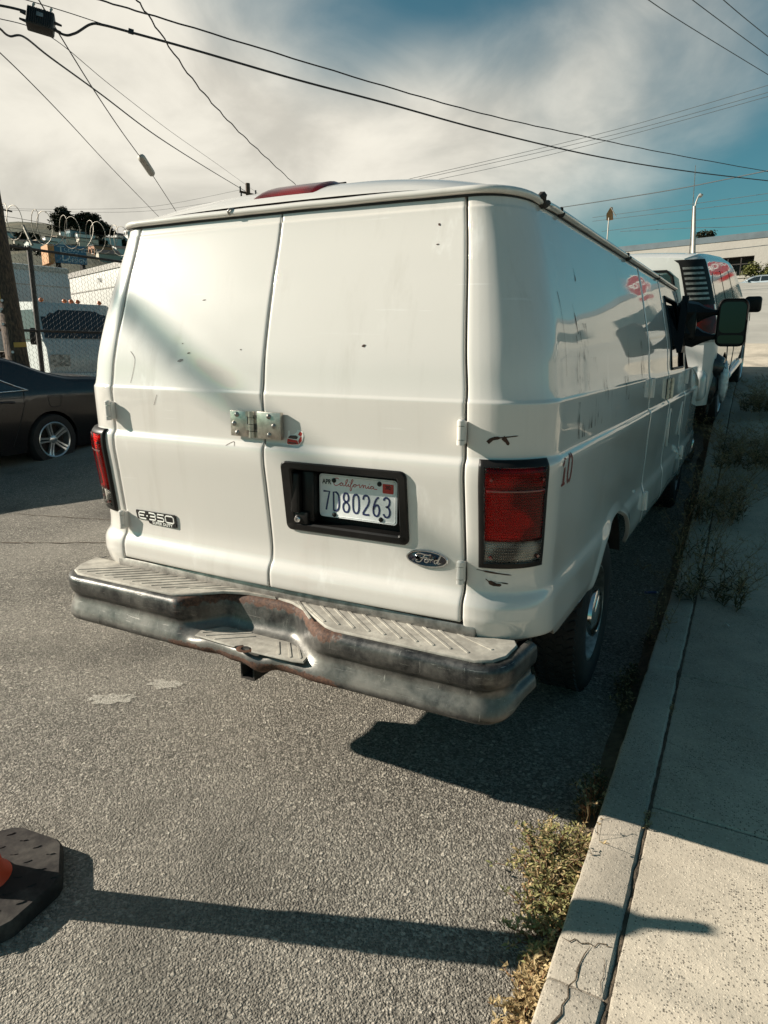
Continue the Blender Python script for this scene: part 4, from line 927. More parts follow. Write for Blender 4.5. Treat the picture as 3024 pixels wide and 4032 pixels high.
# body floor, frame rails, exhaust
m_ = MB(); m_.rbox((0, 2.8, .60), (1.62, 5.3, .10), .02, 1); m_.build('floor_pan', MAT['dark_under'], van)
for sx in (-.45, .45):
    m_ = MB(); m_.box((sx, 2.6, .50), (.08, 5.0, .14)); m_.build('frame_rail', MAT['dark_under'], van)
m_ = MB(); m_.tube([(.62, 3.2, .36), (.66, 1.9, .36), (.70, .9, .42), (.76, .35, .42), (.80, .24, .41)], .032, 10); m_.build('exhaust_pipe', MAT['rust'], van, smooth=40)
m_ = MB(); m_.tube([(-.9, AY, .385), (.9, AY, .385)], .06, 10); m_.build('rear_axle', MAT['dark_under'], van, smooth=40)
for s in (-1, 1):
    m_ = MB(); rows = []
    for t in lin(22, 158, 30):
        a = math.radians(t); y = AY+(AR+.02)*math.cos(a); z = .385+(AR+.02)*math.sin(a)
        rows.append([(s*.984, y, z), (s*.60, y, z)])
    m_.grid(rows); m_.poly([(s*.60, AY-.6, .1), (s*.60, AY+.6, .1), (s*.60, AY+.6, .95), (s*.60, AY-.6, .95)]); m_.build('wheel_well', MAT['dark_under'], van)
# wheels
def wheel(parent, x, y, z, s, R=.385, wd=.235, rim=.215, dish=.0, cap=True, mat_rim='dull_steel'):
    M = Matrix.Translation((x, y, z)) @ Matrix.Rotation(PI/2*s, 4, 'Y')      # local z points outward
    hw = wd/2
    m_ = MB(); m_.lathe([(rim-.005, -hw*.8), (rim+.02, -hw*.95), (R*.85, -hw), (R-.02, -hw*.92), (R-.004, -hw*.72), (R, -hw*.4), (R, hw*.4), (R-.004, hw*.72), (R-.02, hw*.92), (R*.85, hw), (rim+.02, hw*.95), (rim-.005, hw*.8)], M, 64)
    wh = m_.build('wheel', MAT['rubber'], parent, smooth=50)
    m_ = MB()
    for k in range(60):
        a = 2*PI*k/60
        for q in (-1, 1):
            for ln, off in ((.30, .62), (.26, .18)):
                Mt = M @ Matrix.Rotation(a+q*.02, 4, 'Z') @ Matrix.Translation((R+.001, 0, q*hw*off)) @ Matrix.Rotation(.5*q, 4, 'X'); m_.prism([(-.004, -.011), (.005, -.010), (.005, .010), (-.004, .011)], hw*ln, Mt @ Matrix.Translation((0, 0, -hw*ln/2)))
    m_.build('tyre_tread', MAT['rubber'], wh)
    m_ = MB(); m_.lathe([(rim+.004, hw*.78), (rim+.006, hw*.86), (rim-.004, hw*.88), (rim-.014, hw*.70), (rim-.03, hw*.25), (.15, hw*.18), (.13, hw*.30), (.10, hw*.32), (0, hw*.32)], M, 48); m_.build('rim', MAT[mat_rim], wh, smooth=40)
    if cap:
        m_ = MB(); m_.lathe([(.128, hw*.28), (.126, hw*.75), (.120, hw*.92), (.108, hw*.98), (.100, hw*1.0), (.094, hw*.96), (.086, hw*1.02), (.05, hw*1.08), (0, hw*1.10)], M, 40); m_.build('hub_cap', MAT['chrome'], wh, smooth=40)
    return wh
wheel(van, .858, AY, .385, 1, rim=.232); wheel(van, -.845, AY, .385, -1); wheel(van, .92, 4.87, .385+.20, 1); wheel(van, -.74, 4.87, .385+.20, -1)
# towing mirror
ym = 4.0; bp = side_pt(a_of_y(3.90), 1.82)
m_ = MB(); m_.prism([(-.16, -.19), (.12, -.20), (.12, .02), (.06, .22), (.02, .23), (-.07, .06)], .05, frame((bp.x-.004, bp.y, bp.z), (0, 1, 0), (0, 0, 1)))
mir = m_.build('side_mirror', MAT['black_plastic'], van, smooth=30)
m_ = MB()
for z0 in (1.925, 1.745): m_.tube([(bp.x, ym+.0, z0+(.0 if z0 > 1.85 else .03)), (1.10, ym+.06, z0), (1.16, ym+.04, z0), (1.22, ym+.03, z0), (1.34, ym+.03, z0)], [.10 if z0 > 1.85 else .085, .080, .045, .022, .020], 8)
m_.rbox((bp.x+.05, ym+.0, 1.835), (.13, .09, .24), .03, 3)
m_.build('mirror_arm', MAT['black_plastic'], mir, smooth=40)
mo = rrect(-.105, .105, -.175, .175, .05, 6); Mm = frame((1.352, ym, 1.848), (1, .18, 0), (.0, 0, 1))
m_ = MB(); rows = []
for k, h in ((1.0, .0), (1.0, -.02), (.97, -.06), (.85, -.10), (.5, -.12)): rows.append([Mm @ Vector((x*k, z*k, h)) for x, z in mo])
i1 = [(x*.90, z*.93) for x, z in mo]
b = m_.grid([[Mm @ Vector((x, z, -.004)) for x, z in i1], [Mm @ Vector((x*.955, z*.97, .008)) for x, z in mo]]+rows, closed_u=True); n_ = len(mo); m_.face([b+6*n_+k for k in range(n_)])
m_.face([b+k for k in range(n_)][::-1])
m_.build('mirror_shell', MAT['black_plastic'], mir, smooth=40)
m_ = MB(); m_.prism(rrect(-.088, .088, -.075, .150, .04, 6), .002, Mm @ Matrix.Translation((0, 0, -.004))); m_.build('mirror_glass', MAT['mirror_glass'], mir)
m_ = MB(); m_.prism(rrect(-.088, .088, -.152, -.092, .02, 5), .002, Mm @ Matrix.Translation((0, 0, -.004))); m_.build('spotter_glass', MAT['mirror_glass'], mir)
# ------------------------------------------------------------------ generic car shell (local: rear at y=0, front at y=L, z up)
class Car:
    def __init__(s, L, W, top, belt, zbot, wheels, ar, tumble=.42, endr=.22, belly=.04, nose=.5):
        s.L, s.W, s.top, s.belt, s.zbot, s.wheels, s.ar, s.tumble, s.endr, s.belly = L, W, pchip(*zip(*top)), belt, zbot, wheels, ar, tumble, endr, belly
        s.nose = nose
    def hw(s, y, z):
        w = s.W
        if z > s.belt: w -= s.tumble*(z-s.belt)+.10*(z-s.belt)**2
        else: w -= s.belly*((s.belt-z)/(s.belt-s.zbot))**3-.012*math.sin(PI*(z-s.zbot)/(s.belt-s.zbot))
        e = s.endr
        if y < e: w -= .11*(1-y/e)**2
        if y > s.L-s.nose: w -= .30*((y-s.L+s.nose)/s.nose)**2.2
        return w
    def low(s, y, zc):
        z = s.zbot
        for wy in s.wheels:
            d = s.ar**2-(y-wy)**2
            if d > 0: z = max(z, zc+math.sqrt(d))
        return z
    def side(s, y, z, sg=1, off=0):
        x = s.hw(y, z); zt = s.top(y); k = sst(zt-.07, zt, z); x -= .055*k*k
        return Vector((sg*(x+off), y, z))
    def build(s, parent, mat, zc=.33, n=70):
        ys = sorted(set(lin(0, s.L, n)+[w+d*s.ar for w in s.wheels for d in (-1, -.97, -.9, -.8, .8, .9, .97, 1)]))
        mb = MB()
        for sg in (1, -1):
            rows = []
            for y in ys:
                z0 = s.low(y, zc); zt = s.top(y); rows.append([s.side(y, z0+(zt-z0)*t, sg) for t in [math.sin(q*PI/2)**.8 for q in lin(0, 1, 18)]])
            b = mb.grid(rows)
            if sg == 1:
                pass
        rows = []
        for y in ys:
            zt = s.top(y); w = s.side(y, zt).x; rows.append([(x*w, y, zt+.035*(1-x*x)) for x in lin(-1, 1, 15)])
        mb.grid(rows)
        for y, sg in ((0, -1), (s.L, 1)):
            zt = s.top(y); rows = []
            for t in lin(0, 1, 12):
                z = s.zbot+(zt-s.zbot)*t; w = s.side(y, z).x
                rows.append([(x*w, y+sg*.07*(1-x*x)*math.sin(PI*min(1, max(0, t*.9+.05))), z+.035*(1-x*x)*(1 if t > .99 else 0)) for x in lin(-1, 1, 15)])
            mb.grid(rows)
        return mb.build('body', mat, parent, smooth=45)
    def patch(s, name, poly, mat, parent, off=.004, sg=1, n=8, thick=0):      # filled polygon given in (y, z), draped on the side
        mb = MB(); cy = sum(p[0] for p in poly)/len(poly); cz = sum(p[1] for p in poly)/len(poly)
        ring = []
        for a, b in zip(poly, poly[1:]+poly[:1]):
            for t in lin(0, 1, n)[:-1]: ring.append((a[0]+(b[0]-a[0])*t, a[1]+(b[1]-a[1])*t))
        rows = [[s.side(cy+(y-cy)*k, cz+(z-cz)*k, sg, off) for y, z in ring] for k in (1, .66, .33, .02)]
        mb.grid(rows, closed_u=True); return mb.build(name, mat, parent, smooth=True)
    def line(s, name, pts, r, mat, parent, off=.004, sg=1, n=8):
        P = []
        for a, b in zip(pts, pts[1:]):
            for t in lin(0, 1, n): P.append(s.side(a[0]+(b[0]-a[0])*t, a[1]+(b[1]-a[1])*t, sg, off))
        mb = MB(); mb.tube(P, r, 5); return mb.build(name, mat, parent, smooth=True)
def spoke_wheel(parent, x, y, z, sg, R=.33, rim=.235, wd=.21, spokes=5, mat='alloy', double=True):
    M = Matrix.Translation((x, y, z)) @ Matrix.Rotation(PI/2*sg, 4, 'Y'); hw = wd/2
    m = MB(); m.lathe([(rim-.004, -hw), (R-.02, -hw), (R, -hw*.6), (R, hw*.6), (R-.02, hw*.96), (rim+.02, hw), (rim-.002, hw*.9)], M, 48); w = m.build('wheel', MAT['rubber'], parent, smooth=45)
    m = MB(); m.lathe([(rim-.002, hw*.95), (rim-.010, hw*1.0), (rim-.022, hw*.92), (rim-.030, hw*.2), (rim-.03, -hw*.6)], M, 48); m.lathe([(.062, hw*.25), (.058, hw*.62), (.040, hw*.74), (.0, hw*.76)], M, 20); rm = m.build('rim', MAT[mat], w, smooth=40)
    m = MB(); m.lathe([(0, -hw*.1), (rim-.02, -hw*.1)], M, 24); m.build('brake_disc', MAT['dark_under'], w)
    for k in range(spokes):
        Ms = M @ Matrix.Rotation(2*PI*k/spokes+.3, 4, 'Z'); m = MB()
        for off in ((-.020, .020) if double else (0,)):
            rows = []
            for t, ww, h in ((.045, .016, .66), (.11, .014, .70), (.17, .016, .78), (rim-.018, .022, .92)):
                o = off*(.7+t*2.2); rows.append([Ms @ Vector((t, o-ww, hw*h-.03)), Ms @ Vector((t, o-ww*.7, hw*h)), Ms @ Vector((t, o+ww*.7, hw*h)), Ms @ Vector((t, o+ww, hw*h-.03))])
            m.grid(rows)
        m.build('spoke', MAT[mat], w, smooth=40)
    return w
MAT['sedan_paint'] = simple('sedan_paint', (.010, .007, .007), .25, 0, .35, var=.25, vscale=2, coatr=.04)
MAT['silver_paint'] = simple('silver_paint', (.34, .38, .40), .30, .55, .8, var=.05)
MAT['chrome_trim'] = simple('chrome_trim', (.62, .64, .66), .16, 1, var=.05)

# ------------------------------------------------------------------ dark saloon across the street (faces -Y, its left flank towards us)
sed = thing('sedan', 'dark brown saloon car with five-spoke alloy wheels across the street', 'car', (-8.10, 5.75, .0), rz=PI, local=True); sed.scale = (1.08, 1.08, 1.08)
cs = Car(4.75, .91, [(0, .98), (.10, 1.06), (.35, 1.115), (.75, 1.13), (1.05, 1.19), (1.6, 1.38), (2.1, 1.455), (2.6, 1.46), (3.0, 1.40), (3.5, 1.14), (3.7, 1.04), (4.3, .96), (4.65, .82), (4.75, .66)], .93, .20, [1.15, 3.92], .375, .36)
cs.build(sed, MAT['sedan_paint'])
# sg=-1 side in local frame is the one facing +X after the half turn
cs.patch('rear_window', [(1.52, 1.00), (1.60, 1.02), (2.25, 1.32), (2.55, 1.36), (2.55, .97)], MAT['glass_dark'], sed, sg=-1)
cs.patch('front_window', [(2.63, .97), (2.63, 1.36), (2.95, 1.32), (3.42, .98)], MAT['glass_dark'], sed, sg=-1)
cs.line('window_trim', [(3.42, .965), (2.6, .955), (1.44, .985), (1.62, 1.05), (2.25, 1.345), (2.6, 1.385), (2.98, 1.34)], .010, MAT['chrome_trim'], sed, sg=-1, off=.006)
cs.line('door_gap', [(1.50, .98), (1.53, .78), (1.62, .55), (1.72, .30)], .004, MAT['black_gap'], sed, sg=-1, off=.001); cs.line('door_gap', [(2.59, .97), (2.57, .25)], .004, MAT['black_gap'], sed, sg=-1, off=.001)
cs.line('door_handle', [(1.66, .845), (1.72, .853), (1.84, .853), (1.92, .845)], .014, MAT['sedan_paint'], sed, sg=-1, off=.022)
cs.line('fuel_flap_gap', [(.98, .90), (1.00, .78), (1.03, .755), (1.14, .755), (1.17, .79), (1.18, .90), (.98, .90)], .0035, MAT['black_gap'], sed, sg=-1, off=.0)
cs.patch('tail_light', [(.02, .90), (.10, .955), (.46, .945), (.34, .80), (.05, .70)], MAT['lens_red'], sed, sg=-1, off=.008); cs.patch('reverse_light', [(.05, .925), (.12, .943), (.40, .935), (.30, .88), (.05, .87)], MAT['lens_clear'], sed, sg=-1, off=.014)
spoke_wheel(sed, -.83, 1.15, .33, -1, R=.335); spoke_wheel(sed, -.83, 3.92, .33, -1, R=.335); spoke_wheel(sed, .83, 1.15, .33, 1, R=.335); spoke_wheel(sed, .83, 3.92, .33, 1, R=.335)
m_ = MB(); m_.box((0, 2.4, .28), (1.5, 4.0, .16)); m_.build('underbody', MAT['dark_under'], sed)
m_ = MB(); m_.grid([[(x*.62, y, z+.012+.03*(1-x*x)) for x in lin(-1, 1, 7)] for y, z in ((1.12, 1.215), (1.6, 1.385), (2.0, 1.44))]); m_.build('rear_glass', MAT['glass_dark'], sed, smooth=True)

# ------------------------------------------------------------------ white SUV ahead, on the rising street
SUV_Y = 5.94; sa = math.atan2(hgt(1, 9.7)-hgt(1, 6.95), 2.75)
suv = thing('suv', 'white SUV with tall louvred tail lamps parked uphill ahead of the van', 'car', (.22, SUV_Y, hgt(1, 6.95)-.9*math.tan(sa)), rot=(sa, 0, -.055), local=True)
cv = Car(4.9, .97, [(0, 1.80), (.12, 1.835), (.6, 1.85), (2.2, 1.83), (2.9, 1.76), (3.3, 1.54), (3.6, 1.34), (3.8, 1.27), (4.5, 1.16), (4.8, .98), (4.9, .75)], 1.08, .36, [.95, 3.85], .43, .20, .16, .03)
cv.build(suv, MAT['suv_white'], zc=.38)
for sg in (1, -1):
    cv.patch('quarter_window', [(.34, 1.20), (.36, 1.58), (.50, 1.66), (1.15, 1.66), (1.15, 1.18)], MAT['glass_dark'], suv, sg=sg)
    cv.patch('rear_window', [(1.22, 1.18), (1.22, 1.66), (2.05, 1.66), (2.05, 1.17)], MAT['glass_dark'], suv, sg=sg); cv.patch('front_window', [(2.13, 1.17), (2.13, 1.66), (2.6, 1.62), (3.25, 1.20)], MAT['glass_dark'], suv, sg=sg)
    cv.line('roof_rail', [(.25, 1.83), (2.5, 1.815)], .02, MAT['suv_white'], suv, sg=sg, off=-.03)
    cv.line('door_gap', [(1.19, 1.67), (1.2, .9), (1.32, .6)], .005, MAT['black_gap'], suv, sg=sg, off=.001); cv.line('door_gap', [(2.09, 1.67), (2.08, .42)], .005, MAT['black_gap'], suv, sg=sg, off=.001)
    spoke_wheel(suv, sg*.86, .95, .38, sg, R=.385, rim=.24, wd=.24); spoke_wheel(suv, sg*.86, 3.85, .38, sg, R=.385, rim=.24, wd=.24)
# rear face details, right side tail lamp with louvred upper half
def cvrear(x, z, off=0):
    w = cv.side(0, z).x; return Vector((x*w, -.07*(1-x*x)*math.sin(PI*min(1, max(0, (z-.36)/(1.8-.36)*.9+.05)))-off, z))
for sg in (1, -1):
    def strip(name, z0, z1, x0, ya, mat, par, off=.012, n=14):
        m = MB(); rows = []
        for z in lin(z0, z1, n):
            w = cv.side(0, z).x; rows.append([cvrear(sg*x0, z, off), cvrear(sg*(x0*.4+.6), z, off), Vector((sg*(w+off*.6), -off*.5, z)), cv.side(ya*.5, z, sg, off), cv.side(ya, z, sg, off)])
        m.grid(rows); return m.build(name, mat, par, smooth=40)
    tl = strip('tail_lamp', 1.36, 1.79, .84, .13, MAT['black_plastic'], suv, .014)
    strip('red_lens', 1.08, 1.36, .84, .11, MAT['lens_red'], tl, .012); strip('lower_lens', 1.0, 1.07, .84, .11, MAT['lens_clear'], tl, .012)
    for k in range(7):
        z = 1.41+k*.048; strip('louvre', z, z+.022, .875, .06, MAT['dull_steel'], tl, .022, 3)
m_ = MB(); m_.grid([[cvrear(x, z, .006) for x in lin(-.70, .70, 12)] for z in lin(1.16, 1.66, 6)]); m_.build('tailgate_glass', MAT['glass_dark'], suv, smooth=True)
m_ = MB(); m_.tube([cvrear(x, z, .008) for x, z in [(-.72, 1.14), (.70, 1.14), (.74, 1.19), (.72, 1.64), (.66, 1.69), (-.66, 1.69), (-.72, 1.64), (-.74, 1.19), (-.72, 1.14)]], .014, 6); m_.build('glass_seal', MAT['black_plastic'], suv, smooth=True)
m_ = MB(); m_.rbox((0, -.06, .58), (1.86, .26, .30), .07, 3); m_.build('rear_bumper', MAT['suv_white'], suv, smooth=40)
m_ = MB(); m_.rbox((0, -.10, .74), (1.5, .2, .03), .01, 2); m_.build('bumper_step', MAT['black_plastic'], suv, smooth=40)
m_ = MB(); m_.box((0, 2.4, .42), (1.5, 4.2, .16)); m_.build('underbody', MAT['dark_under'], suv)
m_ = MB(); m_.rbox((1.10, 2.75, 1.24), (.20, .10, .20), .04, 3); m_.rbox((.95, 2.78, 1.20), (.2, .06, .06), .015, 2); m_.build('side_mirror', MAT['black_plastic'], suv, smooth=40)
m_ = MB(); m_.tube([(.60, .4, 1.84), (.605, .30, 2.3), (.61, .2, 2.65)], [.006, .004, .003], 5); m_.build('antenna', MAT['dull_steel'], suv)
cv.line('side_step', [(1.5, .46), (3.3, .46)], .04, MAT['suv_white'], suv, off=.02); cv.patch('head_light', [(4.42, .95), (4.45, 1.08), (4.75, .98), (4.72, .85)], MAT['lens_clear'], suv, off=.006)
# bin bag and clothes hung on the SUV's rear corner
MAT['bin_bag'] = simple('bin_bag', (.012, .012, .013), .24, 0, .6, var=.3, vscale=12, bump=.9, bscale=26, bdist=.02); MAT['clear_film'] = simple('clear_film', (.52, .55, .55), .12, .35, .6, var=.3, vscale=20, bump=.9, bscale=24, bdist=.02)
bg_o = at(1540, 800, 7.05); bag = thing('bin_bag', 'black bag and clothing hanging behind the van mirror on the white SUV corner', 'bag', bg_o)
def lump(mb, c, r, seed, n=18, amp=.25):
    rows = []
    for i in range(n//2+1):
        th = PI*i/(n//2); row = []
        for j in range(n):
            ph = 2*PI*j/n; d = Vector((math.sin(th)*math.cos(ph), math.sin(th)*math.sin(ph), math.cos(th))); k = 1+amp*noise.noise(d*2.2+Vector((seed, seed*2, 0)))+amp*.5*noise.noise(d*5+Vector((seed, 0, seed)))
            row.append(Vector(c)+Vector((d.x*r[0]*k, d.y*r[1]*k, d.z*r[2]*k)))
        rows.append(row)
    mb.grid(rows, closed_u=True)
m_ = MB(); lump(m_, bg_o+Vector((-.02, 0, .05)), (.13, .10, .13), 2); lump(m_, bg_o+Vector((-.03, .02, -.16)), (.11, .08, .19), 5); m_.build('dark_cloth', MAT['bin_bag'], bag, smooth=True)
m_ = MB(); lump(m_, bg_o+Vector((.11, -.01, -.12)), (.045, .05, .20), 8); m_.build('clear_wrap', MAT['clear_film'], bag, smooth=True)
m_ = MB(); m_.tube([bg_o+Vector((-.02, 0, -.3)), bg_o+Vector((-.015, 0, -.45))], [.035, .012], 6); m_.build('strap', MAT['bin_bag'], bag)

# ------------------------------------------------------------------ delineator post at the left edge
db = Vector((-.425, -.925, 0)); dl = thing('delineator', 'orange delineator post on a black rubber base at the lower left edge', 'delineator', db)
t = NT('base_rubber'); n_ = t.noise(30, 5, .7); t.set(color=t.mix(t.rng(t.noise(5, 5, .7), .45, .75), (.022, .019, .018), (.085, .076, .066)), rough=.85, spec=.25).bump(n_, .5, .003); MAT['base_rubber'] = t.mat
MAT['orange'] = simple('orange', (.62, .060, .018), .45, 0, .1, var=.12, bump=.1, bscale=90); MAT['reflective'] = simple('reflective', (.75, .75, .72), .3)
m_ = MB(); rb_ = .250; oc = [(math.cos(PI/8+k*PI/4+.10), math.sin(PI/8+k*PI/4+.10)) for k in range(8)]
ring = []
for k in range(8):
    a, b = oc[k], oc[(k+1) % 8]; p = oc[k-1]
    for q in (p, b): ring.append((a[0]+(q[0]-a[0])*.09, a[1]+(q[1]-a[1])*.09))
rows = [[db+Vector((x*rb_*k, y*rb_*k, z)) for x, y in ring] for k, z in ((1.0, .001), (1.0, .036), (.985, .046), (.965, .051), (.30, .056), (.28, .056))]
m_.grid(rows, closed_u=True); m_.build('rubber_base', MAT['base_rubber'], dl, smooth=35); base_o = dl.children[0]
for i in range(-6, 7):
    for j in range(-6, 7):
        x, y = i*.066+(j % 2)*.033, j*.058
        if .09 < math.hypot(x, y) < .232:
            m_ = MB(); an = math.radians(62 if (i+j) % 2 else 40); c_, s_ = math.cos(an), math.sin(an)
            pts = [(-.019, 0), (0, -.0062), (.019, 0), (0, .0062)]; zb = .0545-.0035*math.hypot(x, y)/.25
            ids = [m_.vert(db+Vector((x+px*c_-py*s_, y+px*s_+py*c_, zb-.002))) for px, py in pts]; tp_ = [m_.vert(db+Vector((x+px*.55*c_-py*.3*s_, y+px*.55*s_+py*.3*c_, zb+.0035))) for px, py in pts]
            for k in range(4): m_.face((ids[k], ids[(k+1) % 4], tp_[(k+1) % 4], tp_[k]))
            m_.face(tp_); m_.build('tread_lug', MAT['base_rubber'], base_o)
m_ = MB(); m_.lathe([(.095, .05), (.085, .062), (.070, .08), (.060, .13), (.055, .30), (.052, .42), (.058, .44), (.062, .60), (.064, .90), (.062, .985), (.052, 1.005), (.034, 1.02), (.022, 1.03)], Matrix.Translation(db), 28); m_.build('post', MAT['orange'], dl, smooth=40)
for z in (.55, .72):
    m_ = MB(); m_.lathe([(.0645, z), (.0645, z+.09)], Matrix.Translation(db), 28); m_.build('reflective_band', MAT['reflective'], dl, smooth=True)
m_ = MB(); m_.rbox(db+Vector((0, 0, 1.065)), (.042, .042, .095), .012, 3); m_.build('grip', MAT['orange'], dl, smooth=40)

# ------------------------------------------------------------------ weeds
def leaf_mat(name, a, b):
    t = NT(name); oi = t.n('ShaderNodeObjectInfo'); n = t.noise(14, 3); t.set(color=t.mix(t.rng(n, .3, .7), a, b), rough=.65, spec=.25); return t.mat
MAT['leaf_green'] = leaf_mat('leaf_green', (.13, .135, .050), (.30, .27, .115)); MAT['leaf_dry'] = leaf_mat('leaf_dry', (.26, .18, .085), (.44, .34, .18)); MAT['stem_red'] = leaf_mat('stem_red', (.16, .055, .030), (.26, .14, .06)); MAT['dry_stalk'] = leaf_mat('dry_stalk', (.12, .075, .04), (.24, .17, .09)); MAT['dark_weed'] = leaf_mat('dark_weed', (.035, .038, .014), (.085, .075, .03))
def leaf(mb, p, d, L, w, up):
    d = d.normalized(); s = d.cross(up); s = s.normalized() if s.length > 1e-4 else Vector((1, 0, 0)); n = s.cross(d)
    a = mb.vert(p); b = mb.vert(p+d*L*.45+s*w/2+n*L*.08); c = mb.vert(p+d*L-n*L*.1); e = mb.vert(p+d*L*.45-s*w/2+n*L*.08); m = mb.vert(p+d*L*.5+n*L*.02)
    mb.face((a, b, m)); mb.face((b, c, m)); mb.face((c, e, m)); mb.face((e, a, m))
def knotweed(cx, cy, rx, ry, n, seed, label, h=.11, mats=('leaf_green', 'stem_red'), L=.020, lean=.0):
    rnd = random.Random(seed); z0 = hgt(1, cy); root = thing('weed_clump', label, 'weed', (cx, cy, z0), 'weeds in the gutter')
    lv = MB(); st = MB(); dr = MB()
    for i in range(n):
        a = rnd.uniform(0, 2*PI); k = math.sqrt(rnd.random()); ex, ey = cx+rx*k*math.cos(a), cy+ry*k*math.sin(a)
        if rnd.random() < .22: ex, ey = cx+rx*1.5*k*math.cos(a), cy+ry*1.35*k*math.sin(a); k *= .9
        bx, by = cx+rx*.45*k*math.cos(a+.4), cy+ry*.55*k*math.sin(a+.4); hh = h*(1-.55*k*k)*rnd.uniform(.5, 1.15)
        pts = []
        for t in lin(0, 1, 7):
            pts.append(Vector((bx+(ex-bx)*t+rnd.uniform(-.006, .006), by+(ey-by)*t+rnd.uniform(-.006, .006), z0+.004+hh*math.sin(t*1.9))))
        st.tube(pts, [.0018, .0016, .0015, .0013, .0012, .001, .0006], 4, caps=False)
        for q in range(1, 7):
            for r_ in range(rnd.randint(1, 4)):
                d = Vector((rnd.uniform(-1, 1), rnd.uniform(-1, 1), rnd.uniform(-.1, .9))); p = pts[q]+Vector((rnd.uniform(-.008, .008), rnd.uniform(-.008, .008), rnd.uniform(-.004, .006)))
                leaf(lv if rnd.random() < .78 else dr, p, d, L*rnd.uniform(.6, 1.35), L*.45*rnd.uniform(.7, 1.2), Vector((rnd.uniform(-.4, .4), rnd.uniform(-.4, .4), 1)))
    tag(lv.build('foliage', MAT[mats[0]], root), kind='stuff'); tag(dr.build('dry_leaves', MAT['leaf_dry'], root), kind='stuff'); tag(st.build('stems', MAT[mats[1]], root), kind='stuff'); return root
knotweed(1.115, .02, .16, .19, 100, 1, 'green weed clump in the gutter just beyond the delineator shadow', .075)
knotweed(1.15, -.22, .13, .19, 90, 2, 'thick green weed clump in the gutter where the delineator shadow falls', .075)
knotweed(1.19, -.50, .075, .16, 70, 3, 'reddish half dry weed in the gutter nearest the bottom edge', .065, ('leaf_dry', 'stem_red'))
knotweed(1.17, -.76, .07, .13, 45, 4, 'dry straggly weed at the kerb cut by the bottom picture edge', .07, ('leaf_dry', 'stem_red'))
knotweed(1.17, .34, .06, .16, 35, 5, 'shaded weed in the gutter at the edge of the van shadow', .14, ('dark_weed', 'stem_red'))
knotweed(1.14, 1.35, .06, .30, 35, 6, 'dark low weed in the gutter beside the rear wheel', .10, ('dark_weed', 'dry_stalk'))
for i, (wx, wy) in enumerate(((1.372, .22), (1.372, 1.02))): knotweed(wx, wy, .02, .07, 12, 40+i, ('tiny dry tuft in the kerb joint at the shadow edge', 'tiny dry tuft in the shaded kerb joint')[i], .02, ('leaf_dry', 'dry_stalk'), .008).location.z = .12
def stalks(cx, cy, rx, ry, n, seed, label, h=.5, dens=7):
    rnd = random.Random(seed); z0 = hgt(1.2, cy)+(.13 if cx > 1.25 else .0); root = thing('dry_weed', label, 'weed', (cx, cy, z0), 'tall dry weeds along the shaded kerb'); st = MB(); hd = MB(); lf = MB()
    for i in range(n):
        bx, by = cx+rx*rnd.uniform(-.45, .45), cy+ry*rnd.uniform(-.45, .45); hh = h*rnd.uniform(.35, 1.1); dx, dy = rnd.uniform(-.5, .5)*rx*1.4, rnd.uniform(-.5, .5)*ry*.9
        pts = [Vector((bx+dx*t*t+.012*rnd.uniform(-1, 1), by+dy*t*t+.012*rnd.uniform(-1, 1), z0+hh*t)) for t in lin(0, 1, 7)]
        st.tube(pts, [.0028, .0024, .002, .0017, .0014, .0011, .0008], 4, caps=False)
        for q in range(2, 7):
            for k in range(rnd.randint(1, dens//2)):
                p = pts[q]; d = Vector((rnd.uniform(-1, 1), rnd.uniform(-1, 1), rnd.uniform(.1, 1))).normalized(); e = p+d*rnd.uniform(.02, .07)
                st.tube([p, (p+e)/2+Vector((0, 0, .006)), e], .0009, 3, caps=False)
                for w in range(3): leaf(hd, e, Vector((rnd.uniform(-1, 1), rnd.uniform(-1, 1), rnd.uniform(-.2, 1))), rnd.uniform(.008, .018), .007, Vector((0, 0, 1)))
        for k in range(dens): leaf(lf, Vector((bx, by, z0+rnd.uniform(0, hh*.4))), Vector((rnd.uniform(-1, 1), rnd.uniform(-1, 1), rnd.uniform(.1, .9))), rnd.uniform(.03, .09), rnd.uniform(.004, .012), Vector((0, 0, 1)))
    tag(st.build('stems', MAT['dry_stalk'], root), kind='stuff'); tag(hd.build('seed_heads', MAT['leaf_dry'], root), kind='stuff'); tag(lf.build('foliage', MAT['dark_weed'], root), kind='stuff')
stalks(1.44, 2.62, .42, .50, 26, 21, 'bushy brown dry weed growing over the kerb beside the van', .34, 14)
stalks(1.30, 3.30, .30, .5, 18, 22, 'tall thin seeding weed at the kerb below the mirror', .55)
stalks(1.40, 4.3, .45, .9, 50, 23, 'dense dark weeds at the kerb by the van front wheel', .50, 16)
stalks(1.62, 5.5, .65, 1.3, 80, 24, 'weeds at the kerb between the van and the SUV', .40, 18)
stalks(1.68, 7.2, .5, 1.3, 60, 25, 'weeds at the kerb beside the SUV door', .32, 16)
stalks(1.13, -.02, .16, .30, 9, 27, 'thin dead stalks standing in the sunlit gutter weeds', .17, 3)
stalks(1.22, 1.95, .14, .4, 8, 26, 'sparse dark stalks in the gutter ahead of the rear wheel', .30)
